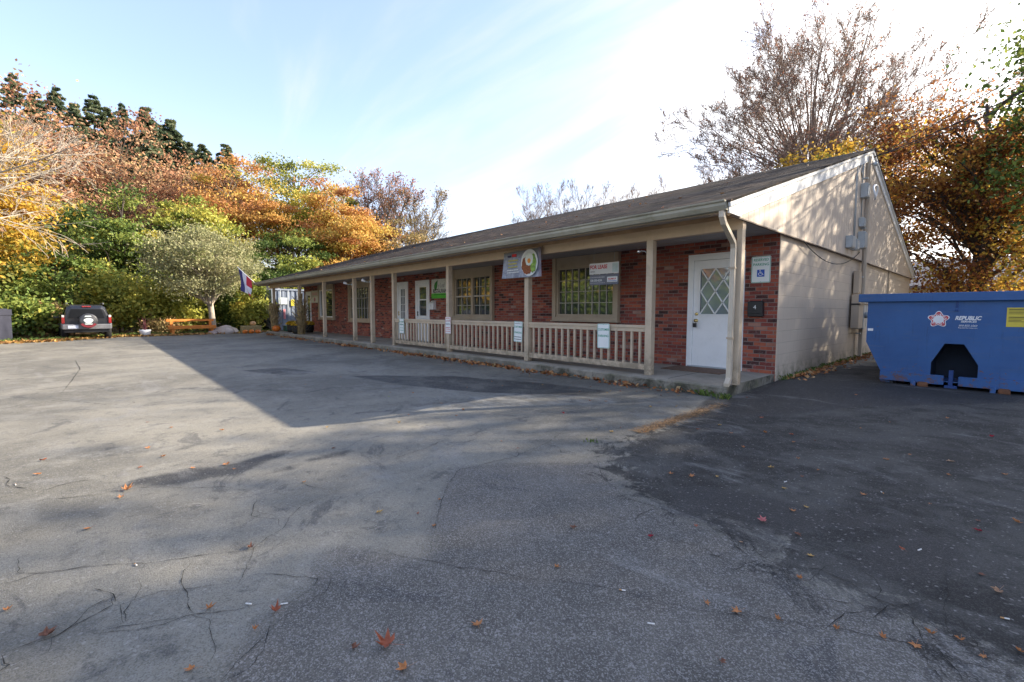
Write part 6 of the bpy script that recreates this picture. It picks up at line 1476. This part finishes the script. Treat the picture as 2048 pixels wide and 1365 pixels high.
# ------------------------------------------------------------------ leaves, litter, weeds
LEAFC = {'y': ('yellow', (.48, .30, .09)), 'o': ('orange brown', (.46, .19, .065)), 'r': ('reddish brown', (.34, .095, .045)), 'c': ('crimson', (.38, .02, .04)), 'b': ('dark brown', (.20, .085, .05)), 't': ('tan', (.44, .27, .16)), 'p': ('pink', (.50, .16, .15)), 'g': ('green', (.22, .28, .06))}
def maple_leaf(seed, mat):
    rng = np.random.default_rng(seed); pts = []
    tips = [(90, 1.0), (38, .85), (142, .85), (-15, .55), (195, .55)]; val = {}
    seq = [(-70, .12), (-40, .42), (-15, .58), (8, .36), (38, .88), (64, .42), (90, 1.0), (116, .42), (142, .88), (172, .36), (195, .58), (220, .42), (250, .12)]
    for k, (a, r) in enumerate(seq): 
        r *= rng.uniform(.85, 1.12); a = R_(a + rng.uniform(-4, 4)); pts.append((r * .05 * math.cos(a), r * .05 * math.sin(a)))
    cu = rng.uniform(.3, 1.0); tw = rng.uniform(-1, 1)
    def z(x, y): return .004 + cu * 9 * (x * x) + 4 * (y * y) * (1 if tw > 0 else .3) + tw * 4 * x * y
    vs = [(0, 0, z(0, 0))] + [(p[0] * .5, p[1] * .5, z(p[0] * .5, p[1] * .5)) for p in pts] + [(p[0], p[1], max(.001, z(*p) + rng.uniform(-.002, .008))) for p in pts]; n = len(pts)
    fs = [(0, 1 + i, 1 + (i + 1) % n) for i in range(n)] + [(1 + i, 1 + n + i, 1 + n + (i + 1) % n, 1 + (i + 1) % n) for i in range(n)]
    vs += [(0, -.006, .004), (.0015, -.006, .004), (.002, -.06, .012), (.0005, -.06, .012)]; q = 1 + 2 * n; fs.append((q, q + 1, q + 2, q + 3))
    me = bpy.data.meshes.new('fallen_leaf'); me.from_pydata(vs, [], fs); me.materials.append(mat); me.update(); return me
LM = {}
for k, (nm, c) in LEAFC.items():
    mt = paint('fallen_' + nm.replace(' ', '_'), c, .7, .3, 25, .5, tuple(x * .45 for x in c)); LM[k] = [maple_leaf(hash(k) % 97 + i * 7 if False else ord(k) + i * 7, mt) for i in range(4)]
rl = random.Random(17)
def put_leaf(x, y, k, s, z=None):
    o = bpy.data.objects.new('fallen_leaf', rl.choice(LM[k])); COL.objects.link(o)
    o.location = (x, y, (lot_h(x, y) if z is None else z) + .003); o.rotation_euler = (rl.uniform(-.15, .15), rl.uniform(-.15, .15), rl.uniform(0, 6.28)); s *= rl.uniform(.8, 1.1) * .66; o.scale = (s * rl.uniform(.7, 1.1), s, s * rl.uniform(.8, 2.2))
    tag(o, 'small %s fallen leaf lying loose on the asphalt' % LEAFC[k][0], 'leaf', '%s leaves scattered on the asphalt' % LEAFC[k][0])
for x, y, k, s in LEAVES: put_leaf(x, y, k, s)
for i in range(70):                                                 # strewn near the kerb
    x = rl.uniform(-14, -2.9) ; y = 6.55 - abs(rl.gauss(0, .55)) - .1
    put_leaf(x, y, rl.choice('oobrroyb'), rl.uniform(.6, 1.0))
for i in range(30): put_leaf(rl.uniform(-12, 1.5), rl.uniform(1.5, 8) if rl.random() < .6 else rl.uniform(3, 6), rl.choice('oobry'), rl.uniform(.4, .8)) if True else None
def litter(name, pts_fn, n, size, mats_stops, seed, flat=.75, asp=.7):
    rng = np.random.default_rng(seed); C_ = pts_fn(rng, n)
    v, f, t_ = leaf_cards(rng, C_, size, rng.random(len(C_)), asp, flat); o = npmesh(name, v, f, leafmat(name + '_mat', mats_stops, .1), None, {'tint': t_}); return tag(o, kind='stuff')
BRST = [(0, (.12, .05, .03)), (.4, (.34, .13, .05)), (.75, (.48, .22, .08)), (1, (.45, .33, .18))]
def kerbpts(rng, n):
    x = -2.8 - rng.random(n) ** .9 * 23.5; den = (.5 + .5 * np.sin(x * 1.9) * np.sin(x * .77 + 1)) ** 1.2
    den = np.where((x < -7) & (x > -12.5), np.maximum(den, .85), den * .75)
    keep = rng.random(n) < den; x = x[keep]; d = np.abs(rng.normal(size=len(x))) * .10 * (1 + .4 * np.sin(x * 2.7))
    y = 6.60 - d; z = -.09 + .012 + rng.random(len(x)) * .055 * np.clip(1 - d / .2, .1, 1); return np.stack([x, y, z], 1)
litter('leaf_litter', kerbpts, 3000, .075, BRST, 5, .5)
def wallpts(rng, n):
    y = 8.7 + rng.random(n) * 9; x = -2.56 + np.abs(rng.normal(size=n)) * .16; z = lot_z(x, y) + .01 + rng.random(n) * .03; return np.stack([x, y, z], 1)
litter('wall_foot_litter', wallpts, 700, .07, BRST, 6, .6)
def edgepts(rng, n):
    y = -6 + rng.random(n) * 13.5; x = np.interp(y, [-4, -2.67, -1.39, .96, 2.64, 5.8, 7.4], [-25, -25.1, -25.6, -28.1, -28.1, -28.6, -29.6]) - rng.normal(size=n) * .35 - .3; return np.stack([x, y, -.07 + rng.random(n) * .05], 1)
litter('lot_edge_litter', edgepts, 5200, .12, [(0, (.14, .07, .03)), (.5, (.36, .18, .06)), (1, (.50, .34, .10))], 7, .5)
def seampts(rng, n):
    a = rng.random(n); x = -2.50 + .05 * rng.normal(size=n); y = 6.2 - a ** .7 * 2.2; return np.stack([x, y, lot_z(x, y) + .006 + rng.random(n) * .012], 1)
litter('pine_straw', seampts, 2600, .050, [(0, (.16, .09, .04)), (.6, (.34, .20, .10)), (1, (.44, .30, .17))], 8, .85, .08)
def roofpts(rng, n):
    x = rng.uniform(-26, -3, n); y = YE + rng.random(n) ** 1.3 * 8.3; return np.stack([x, y, 2.62 + SL * (y - YE) + .005], 1)
litter('roof_litter', roofpts, 110, .09, [(0, (.3, .12, .05)), (1, (.5, .3, .14))], 9, .8)
GRASSM = leafmat('grass_blades', [(0, (.05, .09, .02)), (.6, (.12, .19, .04)), (1, (.25, .27, .08))], .25)
def tuft(name, pts, hts, seed, kind='stuff', label=None):
    rng = np.random.default_rng(seed); V = []; F = []; T = []
    for (x, y, z), h in zip(pts, hts):
        a = rng.random() * 6.28; w = .004 + .003 * rng.random(); l = rng.normal(size=2) * h * .45; b = len(V)
        V += [(x - w * math.cos(a), y - w * math.sin(a), z), (x + w * math.cos(a), y + w * math.sin(a), z), (x + l[0] * .5 + w * .6, y + l[1] * .5, z + h * .7), (x + l[0], y + l[1], z + h * rng.uniform(.7, 1))]
        F.append((b, b + 1, b + 2, b + 3)); T += [rng.random()] * 4
    o = npmesh(name, np.array(V), np.array(F), GRASSM, None, {'tint': np.array(T)})
    return tag(o, kind=kind) if kind == 'stuff' else tag(o, label, 'weed')
rng = np.random.default_rng(4)
n = 700; y = 8.62 + rng.random(n) ** 1.3 * 7; x = -2.60 + np.abs(rng.normal(size=n)) * .06; tuft('grass_fringe', np.stack([x, y, lot_z(x, y)], 1), .03 + .07 * rng.random(n), 3)
n = 80; tuft('weed_tuft', np.stack([-2.66 + rng.normal(size=n) * .05, 6.50 + rng.normal(size=n) * .05, np.full(n, -.09)], 1), .03 + .07 * rng.random(n), 5, 'thing', 'green weed tuft growing below the downspout at the slab corner')
n = 50; tuft('weed_tuft', np.stack([-2.98 + rng.normal(size=n) * .07, 6.56 + rng.normal(size=n) * .02, np.full(n, -.09)], 1), .05 + .08 * rng.random(n), 6, 'thing', 'low weed tuft against the kerb left of the downspout')
n = 26; tuft('weed_tuft', np.stack([-2.62 + rng.normal(size=n) * .04, 3.42 + rng.normal(size=n) * .03, np.full(n, -.09)], 1), .012 + .02 * rng.random(n), 7, 'thing', 'tiny green moss tuft in the seam of the asphalt')
n = 5200; yy = -8 + rng.random(n) * 16; xx = np.interp(yy, [-4, -2.67, -1.39, .96, 2.64, 5.8, 7.4], [-25, -25.1, -25.6, -28.1, -28.1, -28.6, -29.6]) - .2 - np.abs(rng.normal(size=n)) * 1.2
tuft('grass', np.stack([xx, yy, np.full(n, -.15)], 1), .10 + .16 * rng.random(n), 8)
# cigarette ends and scraps
CIG = paint('cigarette_paper', (.75, .72, .68), .7); COR = paint('filter_cork', (.5, .28, .12), .7)
for i, (x, y) in enumerate(BUTTS):
    t = thing('cigarette_butt', 'white cigarette end lying on the asphalt', 'litter', (x, y, lot_h(x, y) + .005), rl.uniform(0, 3.1), 'cigarette ends scattered on the asphalt'); t.scale = (.72, .72, .72)
    b = MB().tube([(-.002, 0, .0), (.020, .0, .001)], .0042, 8); b.build('paper', CIG, t); b = MB().tube([(-.018, 0, .0), (-.0025, 0, .0)], .0043, 8); b.build('filter', COR if i % 2 else CIG, t)
